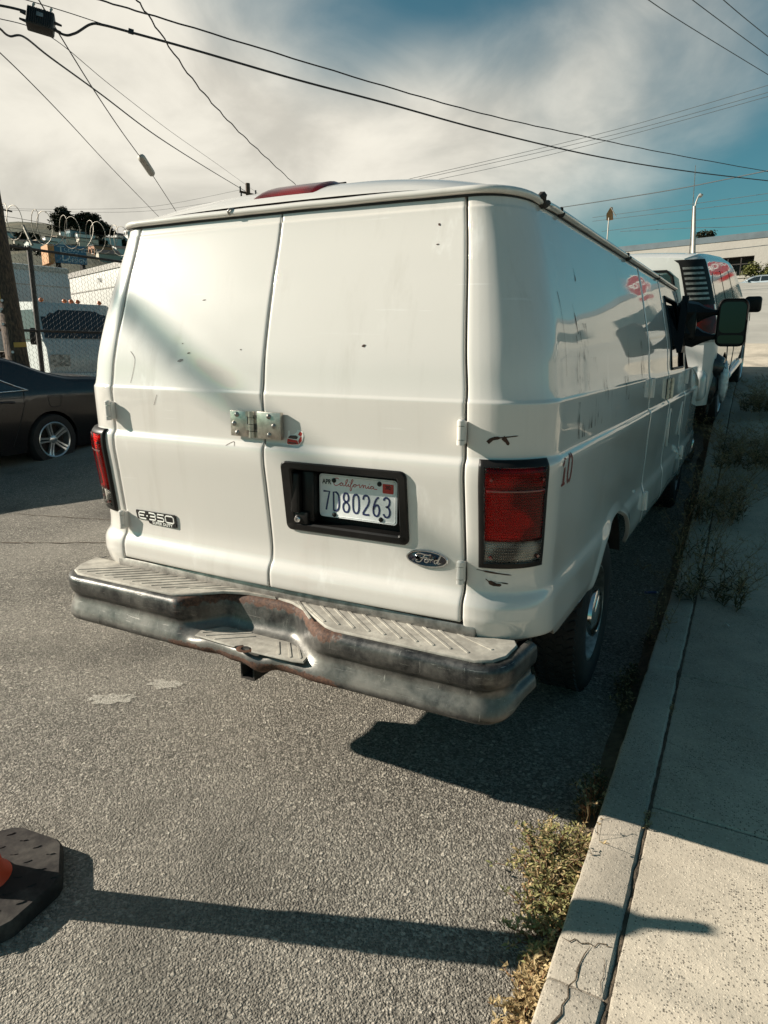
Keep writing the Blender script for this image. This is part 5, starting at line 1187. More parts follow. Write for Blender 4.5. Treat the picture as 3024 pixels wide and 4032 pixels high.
# scraps of litter
MAT['blue_tube'] = simple('blue_tube', (.05, .07, .20), .4)
lt = at(1405, 1280, 1); q = CAM+(lt-CAM)*((.012-CAM.z)/(lt-CAM).z)
m_ = MB(); m_.tube([q+Vector((-.035, -.02, 0)), q+Vector((.035, .02, 0))], .010, 10); li = m_.build('lighter', MAT['blue_tube'], None, smooth=40); tag(li, 'small blue tube lying on the asphalt between tyre and kerb', 'litter')
m_ = MB(); m_.tube([q+Vector((.035, .02, 0)), q+Vector((.046, .026, 0))], .008, 10); m_.build('cap', MAT['white_mark'], li)
MAT['paper'] = simple('paper', (.62, .62, .60), .8)
for i, (px, py, lab) in enumerate(((1310, 1835, 'white scrap on the asphalt just behind the rear tyre'), (1580, 1050, 'white paper scrap on the shaded pavement by the weeds'), (1570, 1350, 'crossed white twigs of litter on the shaded pavement'), (1655, 1630, 'tiny pale scrap on the shaded pavement at the right edge'), (1620, 1230, 'crumpled pale lace of litter at the right picture edge'))):
    d = ray(px, py); zz = .145 if i else .004; p = CAM+d*((zz-CAM.z)/d.z); m_ = MB(); an = i*1.1
    for k in range(2 if i == 2 else 1):
        a2 = an+k*1.3; e = Vector((math.cos(a2)*.022, math.sin(a2)*.022, 0)); n2 = Vector((-e.y, e.x, 0))*.22
        m_.grid([[p-e-n2, p-n2*.2+Vector((0, 0, .006)), p+e-n2*.6], [p-e+n2+Vector((0, 0, .004)), p+n2+Vector((0, 0, .012)), p+e+n2+Vector((0, 0, .003))]])
    tag(m_.build('paper_scrap', MAT['paper'], None), lab, 'litter')
# ------------------------------------------------------------------ left background: pole, fence, yard, hillside
t = NT('pole_wood'); nn = t.noise(1, 5, .65, t.vec((40, 40, 1.6))); t.set(color=t.mix(t.rng(nn, .35, .68), (.030, .016, .010), (.13, .075, .042)), rough=.8).bump(nn, .7, .012); MAT['pole_wood'] = t.mat
pb = at(40, 790, 11.2); pt = at(-72, 120, 11.2); pb = pb+(pb-pt)*(pb.z/(pt.z-pb.z)); pole = thing('utility_pole', 'dark wooden utility pole leaning at the left edge behind the dark car', 'pole', pb)
m_ = MB(); m_.tube([pb+(pt-pb)*t_*1.25 for t_ in lin(0, 1, 14)], [.175-.035*t_ for t_ in lin(0, 1, 14)], 18); m_.build('shaft', MAT['pole_wood'], pole, smooth=40)
MAT['yellow_band'] = simple('yellow_band', (.50, .27, .05), .6)
def on_pole(py, da=0):
    lo, hi = 0., 1.; k = 3024/1659
    for _ in range(40):
        t_ = (lo+hi)/2; p = pb+(pt-pb)*t_; d = p-CAM; yy = (2016-FPX*d.dot(_u)/d.dot(_f))/k
        if yy > py: lo = t_
        else: hi = t_
    return pb+(pt-pb)*t_
ax_ = (pt-pb).normalized()
p0 = on_pole(745); m_ = MB(); M_ = Matrix.Translation(p0) @ ax_.to_track_quat('Z', 'Y').to_matrix().to_4x4(); tocam = (CAM-p0); tocam.z = 0; tocam.normalize(); sidev = ax_.cross(tocam).normalized()*-1
m_.grid([[p0+ax_*z+(tocam*math.cos(a)-sidev*math.sin(a))*.178 for a in lin(-.1, 1.25, 8)] for z in (-.04, .04)]); m_.build('yellow_tape', MAT['yellow_band'], pole, smooth=True)
p1 = on_pole(630)+(tocam*.78-sidev*-.62)*.168; m_ = MB(); m_.box(p1+tocam*.004, (.05, .012, .34), M=frame((0, 0, 0), sidev, ax_).to_3x3() @ Matrix(((1, 0, 0), (0, 0, 1), (0, -1, 0)))); m_.build('number_tag', MAT['yellow_band'], pole)
m_ = MB()
for py, da in ((650, .5), (668, .7), (672, .9), (700, .8), (760, .3)):
    m_ = MB(); q = on_pole(py)+(tocam*math.cos(da)+sidev*math.sin(da))*.172; m_.tube([q, q+tocam*.02], .022, 8); m_.build('staple_note', MAT['paper'], pole)

# chain-link fence with coiled razor wire
FX = -10.75; MAT['fence_wire'] = simple('fence_wire', (.035, .032, .030), .6, .4, var=.3); MAT['fence_post'] = simple('fence_post', (.045, .036, .032), .6, .3, var=.4, vscale=12); MAT['razor'] = simple('razor', (.24, .215, .18), .5, .6, var=.4)
def fz(py, px=150):      # height on the fence plane for a pixel
    d = ray(px, py); return (CAM+d*((FX-CAM.x)/d.x)).z
ZT = 3.42
fence = thing('chain_link_fence', 'dark chain-link fence with coiled razor wire along the far pavement', 'fence', (FX, 6, 0))
def fy(px, py): d = ray(px, py); return (CAM+d*((FX-CAM.x)/d.x)).y
py_posts = [fy(75, 650)-3.05*k for k in (1, 0)]+[fy(75, 650)+3.05*k for k in (1, 2, 3)]
for y in py_posts:
    m_ = MB(); m_.tube([(FX, y, .05), (FX, y, ZT+.02)], .045, 10); m_.tube([(FX, y, ZT+.02), (FX, y, ZT+.05)], [.055, .02], 10); pp = m_.build('post', MAT['fence_post'], fence, smooth=40)
    m_ = MB(); m_.box((FX+.0, y, ZT+.24), (.03, .04, .42), M=Matrix.Rotation(-.5, 3, 'Y')); m_.build('wire_arm', MAT['razor'], pp)
for z in (ZT, 1.93, .25):
    m_ = MB(); m_.tube([(FX-.01, py_posts[0], z), (FX-.01, py_posts[-1], z)], .026, 8); m_.build('rail', MAT['fence_post'], fence, smooth=40)
m_ = MB(); y0, y1 = py_posts[0], py_posts[-1]; pit = .075; ny = int((y1-y0)/pit); nz = int((ZT-.08)/(pit*.62))
for i in range(ny):
    yy = y0+i*pit; pts = []
    for k in range(nz+1): pts.append(Vector((FX+.03+.004*(1 if k % 2 else -1), yy+(pit*.52 if (k+i) % 2 else -pit*.02), .08+k*pit*.62)))
    m_.tube(pts, .0040, 3, caps=False)
tag(m_.build('wire_mesh', MAT['fence_wire'], fence), kind='stuff')
m_ = MB(); pts = []; turns = int((y1-y0)/.31)
for k in range(turns*22):
    a = 2*PI*k/22; pts.append(Vector((FX+.25*math.cos(a), y0+(k/22)*.31+.10*math.sin(a*.5), ZT+.42+.30*math.sin(a))))
m_.tube(pts, .007, 4, caps=False); 
m_.build('razor_coil', MAT['razor'], fence, smooth=True)
rnd = random.Random(5); m_ = MB()
for k in range(0, len(pts), 2):
    d = Vector((rnd.uniform(-1, 1), rnd.uniform(-1, 1), rnd.uniform(-1, 1))).normalized()*.028; leaf(m_, pts[k]-d, d*2, .056, .020, Vector((.3, .2, 1)))
tag(m_.build('barbs', MAT['razor'], fence), kind='stuff')
for dz in (.12, .30, .48):
    m_ = MB(); m_.tube([(FX+.12*dz, y, ZT+dz+.02*math.sin(y*2)) for y in lin(y0, y1, 40)], .004, 4, caps=False); m_.build('barbed_strand', MAT['fence_post'], fence)

# trucks in the yard
MAT['truck_white'] = simple('truck_white', (.46, .47, .46), .4, 0, .3, var=.06); MAT['box_panel'] = simple('box_panel', (.44, .47, .48), .5, var=.1, vscale=.8); MAT['box_cream'] = simple('box_cream', (.40, .39, .36), .55, var=.12, vscale=.8); MAT['amber'] = simple('amber', (.65, .16, .04), .3, 0, .6)
# cab-over truck: local +y is its front
cb = at(196, 800, 16.2); ct = thing('cab_over_truck', 'white cab-over truck facing the fence, amber roof lamps and dark windscreen', 'truck', (cb.x, cb.y, .40), rz=-1.78, local=True)
def tpoly(name, rows_, mat, par, sm=30): m = MB(); m.grid(rows_); return m.build(name, mat, par, smooth=sm)
prof = [(0.0, .55), (.05, .62), (.06, .95), (.03, 1.20), (-.10, 1.36), (-.48, 2.12), (-.60, 2.22), (-1.7, 2.26), (-1.75, .5)]
hwc = [.95, .98, 1.0, 1.0, 1.0, .93, .86, .86, 1.0]
m_ = MB(); m_.grid([[(x*w, y+(.06*(1-x*x) if y > -1 else 0), z) for x in lin(-1, 1, 11)] for (y, z), w in zip(prof, hwc)])
for sg in (-1, 1): m_.face([m_.vert((sg*w, y, z)) for (y, z), w in zip(prof, hwc)][::sg])
m_.build('cab', MAT['truck_white'], ct, smooth=35)
tpoly('windscreen', [[(x*w, y+.012+.06*(1-x*x), z) for x in lin(-1, 1, 9)] for y, z, w in ((-.12, 1.42, .94), (-.30, 1.76, .90), (-.46, 2.06, .86))], MAT['glass_dark'], ct)
for sg in (-1, 1):
    m_ = MB(); m_.poly([(sg*1.006, -.24, 1.40), (sg*1.006, -1.25, 1.40), (sg*.945, -1.25, 2.05), (sg*.945, -.58, 2.05)][::sg]); m_.build('side_window', MAT['glass_dark'], ct)
    m_ = MB(); m_.tube([(sg*1.0, -.30, 1.42), (sg*1.18, -.05, 1.40), (sg*1.22, .02, 1.55)], .02, 6); m_.rbox((sg*1.24, .02, 1.45), (.18, .05, .36), .03, 2); m_.build('side_mirror', MAT['black_plastic'], ct, smooth=40)
    m_ = MB(); m_.grid([[(sg*x, .075+.035*(1-(x-.7)**2*5), z) for x in (.52, .62, .74, .86, .96)] for z in (.80, .88, .96, 1.06)]); m_.build('head_lamp', MAT['lens_clear'], ct, smooth=True)
    wheel(ct, sg*.86, -.55, .42, sg, R=.42, wd=.22, rim=.23, cap=False)
m_ = MB()
for k, x in enumerate((-.7, -.16, 0, .16, .7)):
    m_ = MB(); lump(m_, (x, -.62, 2.27), (.06, .05, .05), k, 10, .05); m_.build('roof_lamp', MAT['amber'], ct, smooth=True)
m_ = MB(); m_.box((0, .085, .78), (.9, .02, .07)); m_.box((0, .085, .90), (.9, .02, .05)); m_.build('grille_bars', MAT['black_plastic'], ct)
m_ = MB(); m_.rbox((0, .10, .52), (2.0, .16, .26), .04, 2); m_.build('bumper', MAT['truck_white'], ct, smooth=35)
text_mesh('INC', .095, frame((-1.012, -.62, 1.12), (0, -1, 0), (0, 0, 1)), .001).build('door_lettering', MAT['text_black'], ct)
text_mesh('720336', .095, frame((-1.012, -.72, 1.00), (0, -1, 0), (0, 0, 1)), .001).build('door_lettering', MAT['text_black'], ct)
m_ = MB(); m_.box((0, -3.9, .75), (.9, 4.2, .3)); m_.build('chassis', MAT['dark_under'], ct)
# cargo boxes behind
def cargo(name, label, px0, px1, ptop, d0, d1, h, mat, dep=2.4):
    a = at(px0, ptop, d0); b = at(px1, ptop, d1); zt = (a.z+b.z)/2; a.z = b.z = .05; dirv = (b-a); L = dirv.length; dirv.normalize(); nrm = Vector((-dirv.y, dirv.x, 0)); nrm = nrm if nrm.dot(CAM-a) < 0 else -nrm
    r = thing(name, label, 'truck', a); z0 = zt-h
    m = MB(); M3 = Matrix(((dirv.x, nrm.x, 0), (dirv.y, nrm.y, 0), (0, 0, 1))); m.rbox(a+dirv*L/2+nrm*dep/2+Vector((0, 0, zt-h/2)), (L, dep, h), .06, 2, M=M3); m.build('cargo_body', mat, r, smooth=35)
    m = MB(); m.box(a+dirv*L/2+nrm*-.012+Vector((0, 0, zt-.10)), (L*.985, .03, .14), M=M3); m.build('top_rail', MAT['dull_steel'], r)
    m = MB(); m.box(a+dirv*L/2+nrm*-.006+Vector((0, 0, zt-.62)), (L*.97, .016, .03), M=M3); m.build('seam_rail', MAT['dull_steel'], r)
    m = MB(); m.box(a+dirv*L/2+nrm*dep/2+Vector((0, 0, z0/2+.1)), (L*.9, dep*.6, z0*.8), M=M3); m.build('chassis', MAT['dark_under'], r); return r, a, dirv, nrm, L, zt
cargo('box_truck', 'long pale blue-grey box truck body behind the fence at left', -60, 148, 573, 20.5, 23.0, 2.7, MAT['box_panel'])
r_, a_, dv, nv, L_, zt_ = cargo('box_truck', 'cream box truck body standing behind the white cab', 146, 300, 577, 20.8, 16.8, 2.5, MAT['box_cream'])
text_mesh('77-8', .17, frame(a_+dv*L_*.49+nv*-.02+Vector((0, 0, zt_-.40)), dv, (0, 0, 1)), .002).build('fleet_number', MAT['text_black'], r_)

# hillside
t = NT('hill_grass'); n1 = t.noise(.06, 6, .65); n2 = t.noise(.5, 5, .7); t.set(color=t.mix(t.rng(n1, .35, .65), t.mix(n2, (.085, .072, .04), (.15, .125, .07)), (.05, .055, .03)), rough=.95).bump(n2, .6, 1.0); MAT['hill_grass'] = t.mat
def yline(d, px=100):      # pixel height of the slope at a given depth
    s = sst(60, 300, d); ridge = 490-9*math.sin((px+40)/75)-4*math.sin(px/23.)
    if px > 110: ridge += (px-110)*.13
    return 668+(ridge-668)*s**.85
m_ = MB(); m_.grid([[at(px, yline(d, px)+4*noise.noise(Vector((px*.06, d*.05, 1)))+(0 if d < 330 else (d-330)*.5), d) for px in lin(-260, 900, 59)] for d in [50, 70, 90, 110, 130, 150, 170, 190, 210, 230, 250, 270, 290, 305, 320, 345, 400, 480]])
tag(m_.build('hill', MAT['hill_grass'], smooth=True), kind='structure')
def depth_at(px, py):
    lo, hi = 62., 300.
    for _ in range(40):
        m = (lo+hi)/2
        if yline(m, px) > py: lo = m
        else: hi = m
    return lo
for nm, c in (('wall_white', (.66, .65, .61)), ('wall_cream', (.58, .52, .42)), ('wall_grey', (.24, .30, .32)), ('wall_brown', (.40, .20, .11)), ('wall_tan', (.42, .37, .30)), ('roof_dark', (.07, .06, .055)), ('roof_tan', (.24, .17, .12))): MAT[nm] = simple(nm, c, .8, var=.08, vscale=.5)
HN = [0]
def house(px0, px1, ptop, pbot, wall, roof, label, gable=0, nw=3, nf=2):
    HN[0] += 1; turn = (-.85, -.65, -1.0, -.6, -.75)[HN[0] % 5]
    cxp = (px0+px1)/2; d = depth_at(cxp, pbot); a = at(px0, pbot, d); b = at(px1, pbot, d); tp = at(cxp, ptop, d); zb = min(a.z, b.z)-3.0; h = tp.z-zb; a.z = b.z = zb
    dv = (b-a); L = dv.length; mid = (a+b)/2; dv.normalize(); dv = Matrix.Rotation(turn, 3, 'Z') @ dv; a = mid-dv*L/2; nv = Vector((-dv.y, dv.x, 0)); nv = nv if nv.dot(CAM-a) < 0 else -nv; dep = max(6, L*.6); r = thing('house', label, 'house', a, 'houses on the hillside')
    M3 = Matrix(((dv.x, nv.x, 0), (dv.y, nv.y, 0), (0, 0, 1))); m = MB(); m.box(a+dv*L/2+nv*dep/2+Vector((0, 0, h/2)), (L, dep, h), M=M3); m.build('wall', MAT[wall], r)
    if gable:
        m = MB(); gh = gable*L
        def P(u, v, z): return a+dv*u+nv*v+Vector((0, 0, h+z))
        e = L*.06; A = [P(-e, -.3, -.1), P(L/2, -.3, gh), P(L+e, -.3, -.1)]; B = [P(-e, dep, -.1), P(L/2, dep, gh), P(L+e, dep, -.1)]
        m.face([m.vert(q) for q in (A[0], A[1], B[1], B[0])]); m.face([m.vert(q) for q in (A[1], A[2], B[2], B[1])]); m.build('roof', MAT[roof], r)
        m = MB(); m.face([m.vert(q) for q in (P(0, .02, 0), P(L, .02, 0), P(L/2, .02, gh*.94))]); m.build('gable_wall', MAT[wall], r)
    else:
        m = MB(); m.box(a+dv*L/2+nv*dep/2+Vector((0, 0, h+.15)), (L*1.04, dep*1.04, .3), M=M3); m.build('roof', MAT[roof], r)
    for f in range(nf):
        for k in range(nw):
            u = L*(k+.5)/nw; z = h-1.5-f*2.7
            if z < 3.2: continue
            m = MB(); m.box(a+dv*u+nv*-.03+Vector((0, 0, z)), (L/nw*.5, .12, 1.3), M=M3); w = m.build('window', MAT['glass_dark'], r)
            m = MB(); m.box(a+dv*u+nv*-.06+Vector((0, 0, z-.72)), (L/nw*.58, .2, .12), M=M3); m.build('sill', MAT['wall_white'], w)
    return r
# pixel boxes: left, right, roof line, base
HS = [(2, 18, 503, 516, 'wall_white', 'roof_dark', 'small white house at the far left edge of the hillside', .25, 2, 1),
 (22, 40, 520, 532, 'wall_tan', 'roof_dark', 'low tan house with dark gable roof on the lower hillside, left', .22, 2, 1),
 (49, 68, 524, 541, 'wall_white', 'roof_dark', 'white house with dark gable left of the two joined terraces', .3, 2, 1),
 (66, 88, 521, 538, 'wall_cream', 'roof_tan', 'cream two storey house half way up the hillside, left of the sign', 0, 3, 2),
 (84, 108, 514, 535, 'wall_white', 'roof_dark', 'broad white house directly above the fence post', 0, 3, 2),
 (106, 131, 512, 528, 'wall_cream', 'roof_tan', 'cream flat-roofed house above the blue sign', 0, 3, 1),
 (121, 140, 502, 514, 'wall_white', 'roof_dark', 'white flat-roofed house just left of the grey block', 0, 2, 1),
 (138, 157, 499, 520, 'wall_grey', 'roof_dark', 'tall blue-grey apartment block below the trees', 0, 3, 3),
 (157, 173, 506, 522, 'wall_white', 'roof_dark', 'white narrow house right of the grey block', 0, 2, 2),
 (160, 178, 516, 532, 'wall_cream', 'roof_dark', 'pale house with balcony windows above the sign corner', 0, 2, 2),
 (186, 210, 532, 547, 'wall_brown', 'roof_dark', 'orange-brown house right of the blue sign', 0, 2, 1),
 (214, 234, 515, 523, 'wall_white', 'roof_tan', 'low white terrace below the white gable', 0, 3, 1),
 (236, 256, 508, 516, 'wall_white', 'roof_dark', 'white gabled house beside the right hand tree', .3, 1, 1),
 (226, 262, 537, 556, 'wall_white', 'roof_dark', 'large white house low on the slope beside the van', .18, 3, 2),
 (262, 282, 497, 509, 'wall_white', 'roof_dark', 'white house high on the slope behind the van roof corner', 0, 2, 1),
 (70, 106, 541, 552, 'wall_white', 'roof_dark', 'long white low building just above the fence rail', 0, 4, 1),
 (196, 226, 548, 560, 'wall_tan', 'roof_dark', 'tan shed with dark gable roof near the fence top', .3, 2, 1)]
for h_ in HS: house(*h_[:6], h_[6], *h_[7:])
# trees
MAT['euc_leaf'] = leaf_mat('euc_leaf', (.016, .018, .009), (.048, .046, .022)); MAT['bark'] = simple('bark', (.06, .045, .032), .9, var=.3)
def tree(name, label, base, blobs, n, mat, leafs, trunk_r, seed, cat='tree', group=None, flat=.6):
    rnd = random.Random(seed); r = thing(name, label, cat, base, group); tr = MB(); lv = MB(); b0 = Vector(base)
    for c, rad in blobs:
        c = Vector(c); mid = b0.lerp(c, .5)+Vector((rnd.uniform(-.1, .1), rnd.uniform(-.1, .1), 0))*rad[0]; tr.tube([b0, mid, c, c+Vector((0, 0, rad[2]*.5))], [trunk_r, trunk_r*.6, trunk_r*.3, trunk_r*.1], 6)
        cl = []
        for k in range(14): 
            v = Vector((rnd.gauss(0, 1), rnd.gauss(0, 1), rnd.gauss(0, 1))).normalized()*rnd.uniform(.4, 1.0); cl.append((c+Vector((v.x*rad[0], v.y*rad[1], v.z*rad[2])), rnd.uniform(.22, .42)))
        for k in range(n):
            cc, s = cl[rnd.randrange(len(cl))]; v = Vector((rnd.gauss(0, .6), rnd.gauss(0, .6), rnd.gauss(0, .5)))*s; p = cc+Vector((v.x*rad[0], v.y*rad[1], v.z*rad[2]))
            leaf(lv, p, Vector((rnd.uniform(-1, 1), rnd.uniform(-1, 1), rnd.uniform(-1, .6))), leafs*rnd.uniform(.6, 1.4), leafs*flat, Vector((rnd.uniform(-1, 1), rnd.uniform(-1, 1), 1)))
    tag(lv.build('crown', mat, r), kind='stuff'); tr.build('trunk', MAT['bark'], r, smooth=40); return r
def hill_tree(label, px, pbase, blobs, n, seed, leafs=1.0, mat='euc_leaf'):
    d = depth_at(px, pbase); base = at(px, pbase, d); s = d/1481
    B = []
    for bx, by, rx, rz in blobs:
        c = at(bx, by, d); B.append((c, (rx*s, rx*s, rz*s)))
    tree('hill_tree', label, base, B, n, MAT[mat], leafs, .9, seed, group='trees on the hillside')
hill_tree('tall open eucalyptus on the ridge, left of the pair', 133, 503, [(134, 458, 12, 9), (124, 470, 13, 10), (144, 466, 10, 9), (128, 486, 20, 13), (146, 480, 10, 10)], 900, 31)
hill_tree('broad dark eucalyptus on the ridge, right of the pair', 188, 508, [(182, 466, 20, 10), (172, 480, 18, 14), (200, 474, 18, 12), (212, 482, 14, 10), (190, 494, 30, 12)], 1000, 32)
hill_tree('rounded dark tree beside the white gabled house', 222, 514, [(222, 492, 18, 9), (212, 502, 14, 9), (234, 500, 14, 8)], 800, 33)
hill_tree('dark shrub on the slope above the brown house', 216, 532, [(216, 524, 17, 8)], 900, 34); hill_tree('dark bush at the far left below the ridge', 60, 516, [(52, 508, 14, 7), (70, 510, 11, 6)], 700, 35)
hill_tree('bush between the left houses on the slope', 36, 540, [(34, 536, 14, 6)], 700, 36); hill_tree('dark hedge above the fence at left', 110, 552, [(100, 549, 16, 6), (124, 551, 14, 5)], 700, 37); hill_tree('bush beside the white house low on the slope', 262, 530, [(262, 526, 14, 8)], 600, 38)
# blue shop sign on the roof line
sg_d = 46.; a = at(120, 567, sg_d); b = at(189, 570, sg_d+1.2); tl_ = at(120, 528, sg_d); b.z = a.z; hsg = tl_.z-a.z; dv = (b-a); Ls = dv.length; dv.normalize(); nv = Vector((-dv.y, dv.x, 0)); nv = nv if nv.dot(CAM-a) < 0 else -nv
MAT['sign_blue'] = simple('sign_blue', (.030, .115, .20), .55, var=.12, vscale=.8); MAT['sign_wood'] = simple('sign_wood', (.42, .20, .075), .7, var=.2)
sgn = thing('roof_sign', 'blue rooftop sign board with pale lettering behind the razor wire', 'sign', a); M3 = Matrix(((dv.x, nv.x, 0), (dv.y, nv.y, 0), (0, 0, 1)))
m_ = MB(); m_.box(a+dv*Ls/2+nv*.15+Vector((0, 0, hsg/2)), (Ls, .25, hsg), M=M3); m_.build('board', MAT['sign_blue'], sgn)
m_ = MB(); m_.box(a-dv*.22+nv*.9+Vector((0, 0, hsg/2-.05)), (.40, 1.9, hsg*1.02), M=M3); m_.build('timber_side', MAT['sign_wood'], sgn)
Fs = lambda u, z: frame(a+dv*Ls*u+Vector((0, 0, hsg*z))-nv*.0, dv, (0, 0, 1))
MAT['sign_pale'] = simple('sign_pale', (.42, .52, .56), .6)
for tx, u, z, sz in (('CERAMIC', .66, .74, .36), ('TILE', .56, .46, .36), ('DESIGN', .68, .17, .36), ('T', .20, .66, .80), ('D', .34, .34, .80)): text_mesh(tx, sz, Fs(u, z), .002).build('sign_lettering', MAT['sign_pale'], sgn)
m_ = MB()
for u in (.12, .88): 
    q = a+dv*Ls*u+nv*.3; m_ = MB(); m_.box((q.x, q.y, a.z/2), (.25, .25, a.z)); m_.build('support', MAT['dark_under'], sgn)

# ------------------------------------------------------------------ right background: head of the street
t = NT('stucco'); n1 = t.noise(.35, 5, .6); n2 = t.noise(1, 5, .6, t.vec((1.2, 1.2, .25))); t.set(color=t.mix(t.math('MULTIPLY', t.rng(n2, .5, .75), .5), t.mix(n1, (.28, .262, .235), (.35, .33, .295)), (.30, .28, .25)), rough=.9).bump(t.noise(3, 4), .4, .05); MAT['stucco'] = t.mat
MAT['parapet'] = simple('parapet', (.085, .11, .125), .8, var=.15, vscale=.8); MAT['dark_opening'] = simple('dark_opening', (.018, .014, .012), .6); MAT['light_strip'] = simple('light_strip', (.75, .75, .72), .5)
A_ = at(1330, 642, 72); B_ = at(1720, 640, 60); gz_ = hgt(0, 56); dvb = (B_-A_); dvb.z = 0; dvb.normalize(); nvb = Vector((-dvb.y, dvb.x, 0)); nvb = nvb if nvb.dot(CAM-A_) < 0 else -nvb
A0 = Vector((A_.x, A_.y, 0))-dvb*6; Lb = 78.; ztop_l = at(1435, 521, (at(1435, 521, 1)-CAM).length*0+69).z
bld = thing('stucco_building', 'long low beige stucco building across the top of the street', 'building', (A0.x, A0.y, gz_)); M3 = Matrix(((dvb.x, nvb.x, 0), (dvb.y, nvb.y, 0), (0, 0, 1)))
def onb(px, py):      # hit the front wall plane
    d = ray(px, py); k = (A0-CAM).dot(nvb)/d.dot(nvb); p = CAM+d*k; return (p-A0).dot(dvb), p.z
uT, zT = onb(1560, 509); zt = zT
u0, z1_ = onb(1517, 557); u1, z0_ = onb(1625, 594)
z0_ = onb(1590, 596)[1]; z1_ = onb(1590, 555)[1]
def bbox(m, ua, ub, za, zb, off, th): m.box(A0+dvb*((ua+ub)/2)+nvb*(off+th/2)+Vector((0, 0, (za+zb)/2)), (ub-ua, th, zb-za), M=M3)
m_ = MB(); bbox(m_, 0, u0, gz_-3, zt-.55, 0, .4); bbox(m_, u1, Lb, gz_-3, zt-.55, 0, .4); bbox(m_, u0, u1, gz_-3, z0_, 0, .4); bbox(m_, u0, u1, z1_, zt-.55, 0, .4); m_.build('wall', MAT['stucco'], bld)
m_ = MB(); bbox(m_, 0, Lb, zt-.55, zt, -.06, .6); m_.build('parapet', MAT['parapet'], bld)
m_ = MB(); bbox(m_, 0, Lb, zt-2.2, zt-2.0, 14, .3); bbox(m_, 0, .4, gz_-3, zt-.6, .4, 14); bbox(m_, Lb-.4, Lb, gz_-3, zt-.6, .4, 14); bbox(m_, 0, Lb, zt-.9, zt-.7, .4, 14); m_.build('side_walls', MAT['stucco'], bld)
m_ = MB(); bbox(m_, u0-.1, u1+.1, z0_-.1, z1_+.1, 1.6, .2); op = m_.build('window', MAT['dark_opening'], bld)
for k in range(1, 4):
    m_ = MB(); uu = u0+(u1-u0)*k/4; bbox(m_, uu-.05, uu+.05, z0_, z1_, .15, .12); m_.build('mullion', MAT['dark_under'], op)
m_ = MB(); zz = z0_+(z1_-z0_)*.62; bbox(m_, u0, u1, zz-.04, zz+.04, .15, .12); m_.build('mullion', MAT['dark_under'], op)
m_ = MB(); bbox(m_, u0-.1, u1+.15, z0_-.22, z0_, -.10, .25); m_.build('sill', MAT['stucco'], op)
for uu in (.52, .66, .88):
    m_ = MB(); ua = u0+(u1-u0)*uu; bbox(m_, ua, ua+.9, z1_-.55, z1_-.45, 1.45, .12); m_.build('strip_lamp', MAT['light_strip'], op)
m_ = MB(); bbox(m_, u1+1.2, u1+3.6, z0_-2.2, z1_, -.02, .1); m_.build('door', MAT['dark_opening'], bld)
for k in range(5):
    m_ = MB(); bbox(m_, u1+8+k*7, u1+12+k*7, z0_+.2, z1_, -.02, .1); m_.build('window', MAT['glass_dark'], bld)
# cross street pavement in front of it
m_ = MB(); 
cs_t = thing('cross_street', None, None); tag(cs_t, kind='structure')
m_ = MB(); pa = A0-nvb*5.5; m_.box(pa+dvb*39+nvb*2.6+Vector((0, 0, gz_-.85)), (90, 5.4, 2.0), M=M3); m_.build('upper_pavement', MAT['far_road'], cs_t)
m_ = MB(); rows = [[Vector((x, y, hgt(x, y)+.02)) for x in lin(-3.5, 40, 12)] for y in lin(14.5, 55, 22)]; m_.grid(rows); m_.build('upper_road', MAT['far_road'], cs_t, smooth=True)
m_ = MB(); m_.tube([Vector((x, 30+.08*x, hgt(x, 30)+.06)) for x in lin(2.2, 16, 16)], .12, 5); m_.build('kerb_stone', MAT['kerb'], cs_t, smooth=True)
# silver hatchback on the upper pavement
sv = at(1655, 641, 57); svp = sv+dvb*1.6; u_ = (svp-A0).dot(nvb)
sil = thing('silver_car', 'silver hatchback parked in front of the beige building', 'car', (svp.x, svp.y, gz_+.15), rz=math.atan2(dvb.y, dvb.x)+PI/2, local=True)
cg = Car(4.4, .89, [(0, .95), (.2, 1.15), (.6, 1.35), (1.3, 1.46), (2.0, 1.47), (2.7, 1.36), (3.2, 1.08), (3.4, .98), (4.0, .88), (4.3, .72), (4.4, .55)], .92, .22, [.8, 3.5], .36, .34)
cg.build(sil, MAT['silver_paint'])
for sg in (1, -1):
    cg.patch('side_window', [(.75, 1.0), (.95, 1.25), (1.5, 1.36), (1.9, 1.37), (1.9, .97)], MAT['glass_dark'], sil, sg=sg); cg.patch('side_window', [(1.97, .97), (1.97, 1.37), (2.5, 1.30), (3.1, 1.0)], MAT['glass_dark'], sil, sg=sg)
    spoke_wheel(sil, sg*.80, .8, .32, sg, R=.325, mat='dull_steel'); spoke_wheel(sil, sg*.80, 3.5, .32, sg, R=.325, mat='dull_steel')
m_ = MB(); m_.grid([[(x*.66, y, z+.01+.035*(1-x*x)) for x in lin(-1, 1, 7)] for y, z in ((2.75, 1.34), (3.0, 1.21), (3.25, 1.06))]); m_.build('windscreen', MAT['glass_dark'], sil, smooth=True)
cg.patch('head_light', [(4.0, .72), (4.02, .84), (4.3, .70), (4.28, .62)], MAT['lens_clear'], sil, sg=1, off=.006); cg.patch('head_light', [(4.0, .72), (4.02, .84), (4.3, .70), (4.28, .62)], MAT['lens_clear'], sil, sg=-1, off=.006)
m_ = MB(); m_.rbox((-1.0, 2.85, 1.0), (.18, .1, .13), .03, 2); m_.build('side_mirror', MAT['silver_paint'], sil, smooth=40)
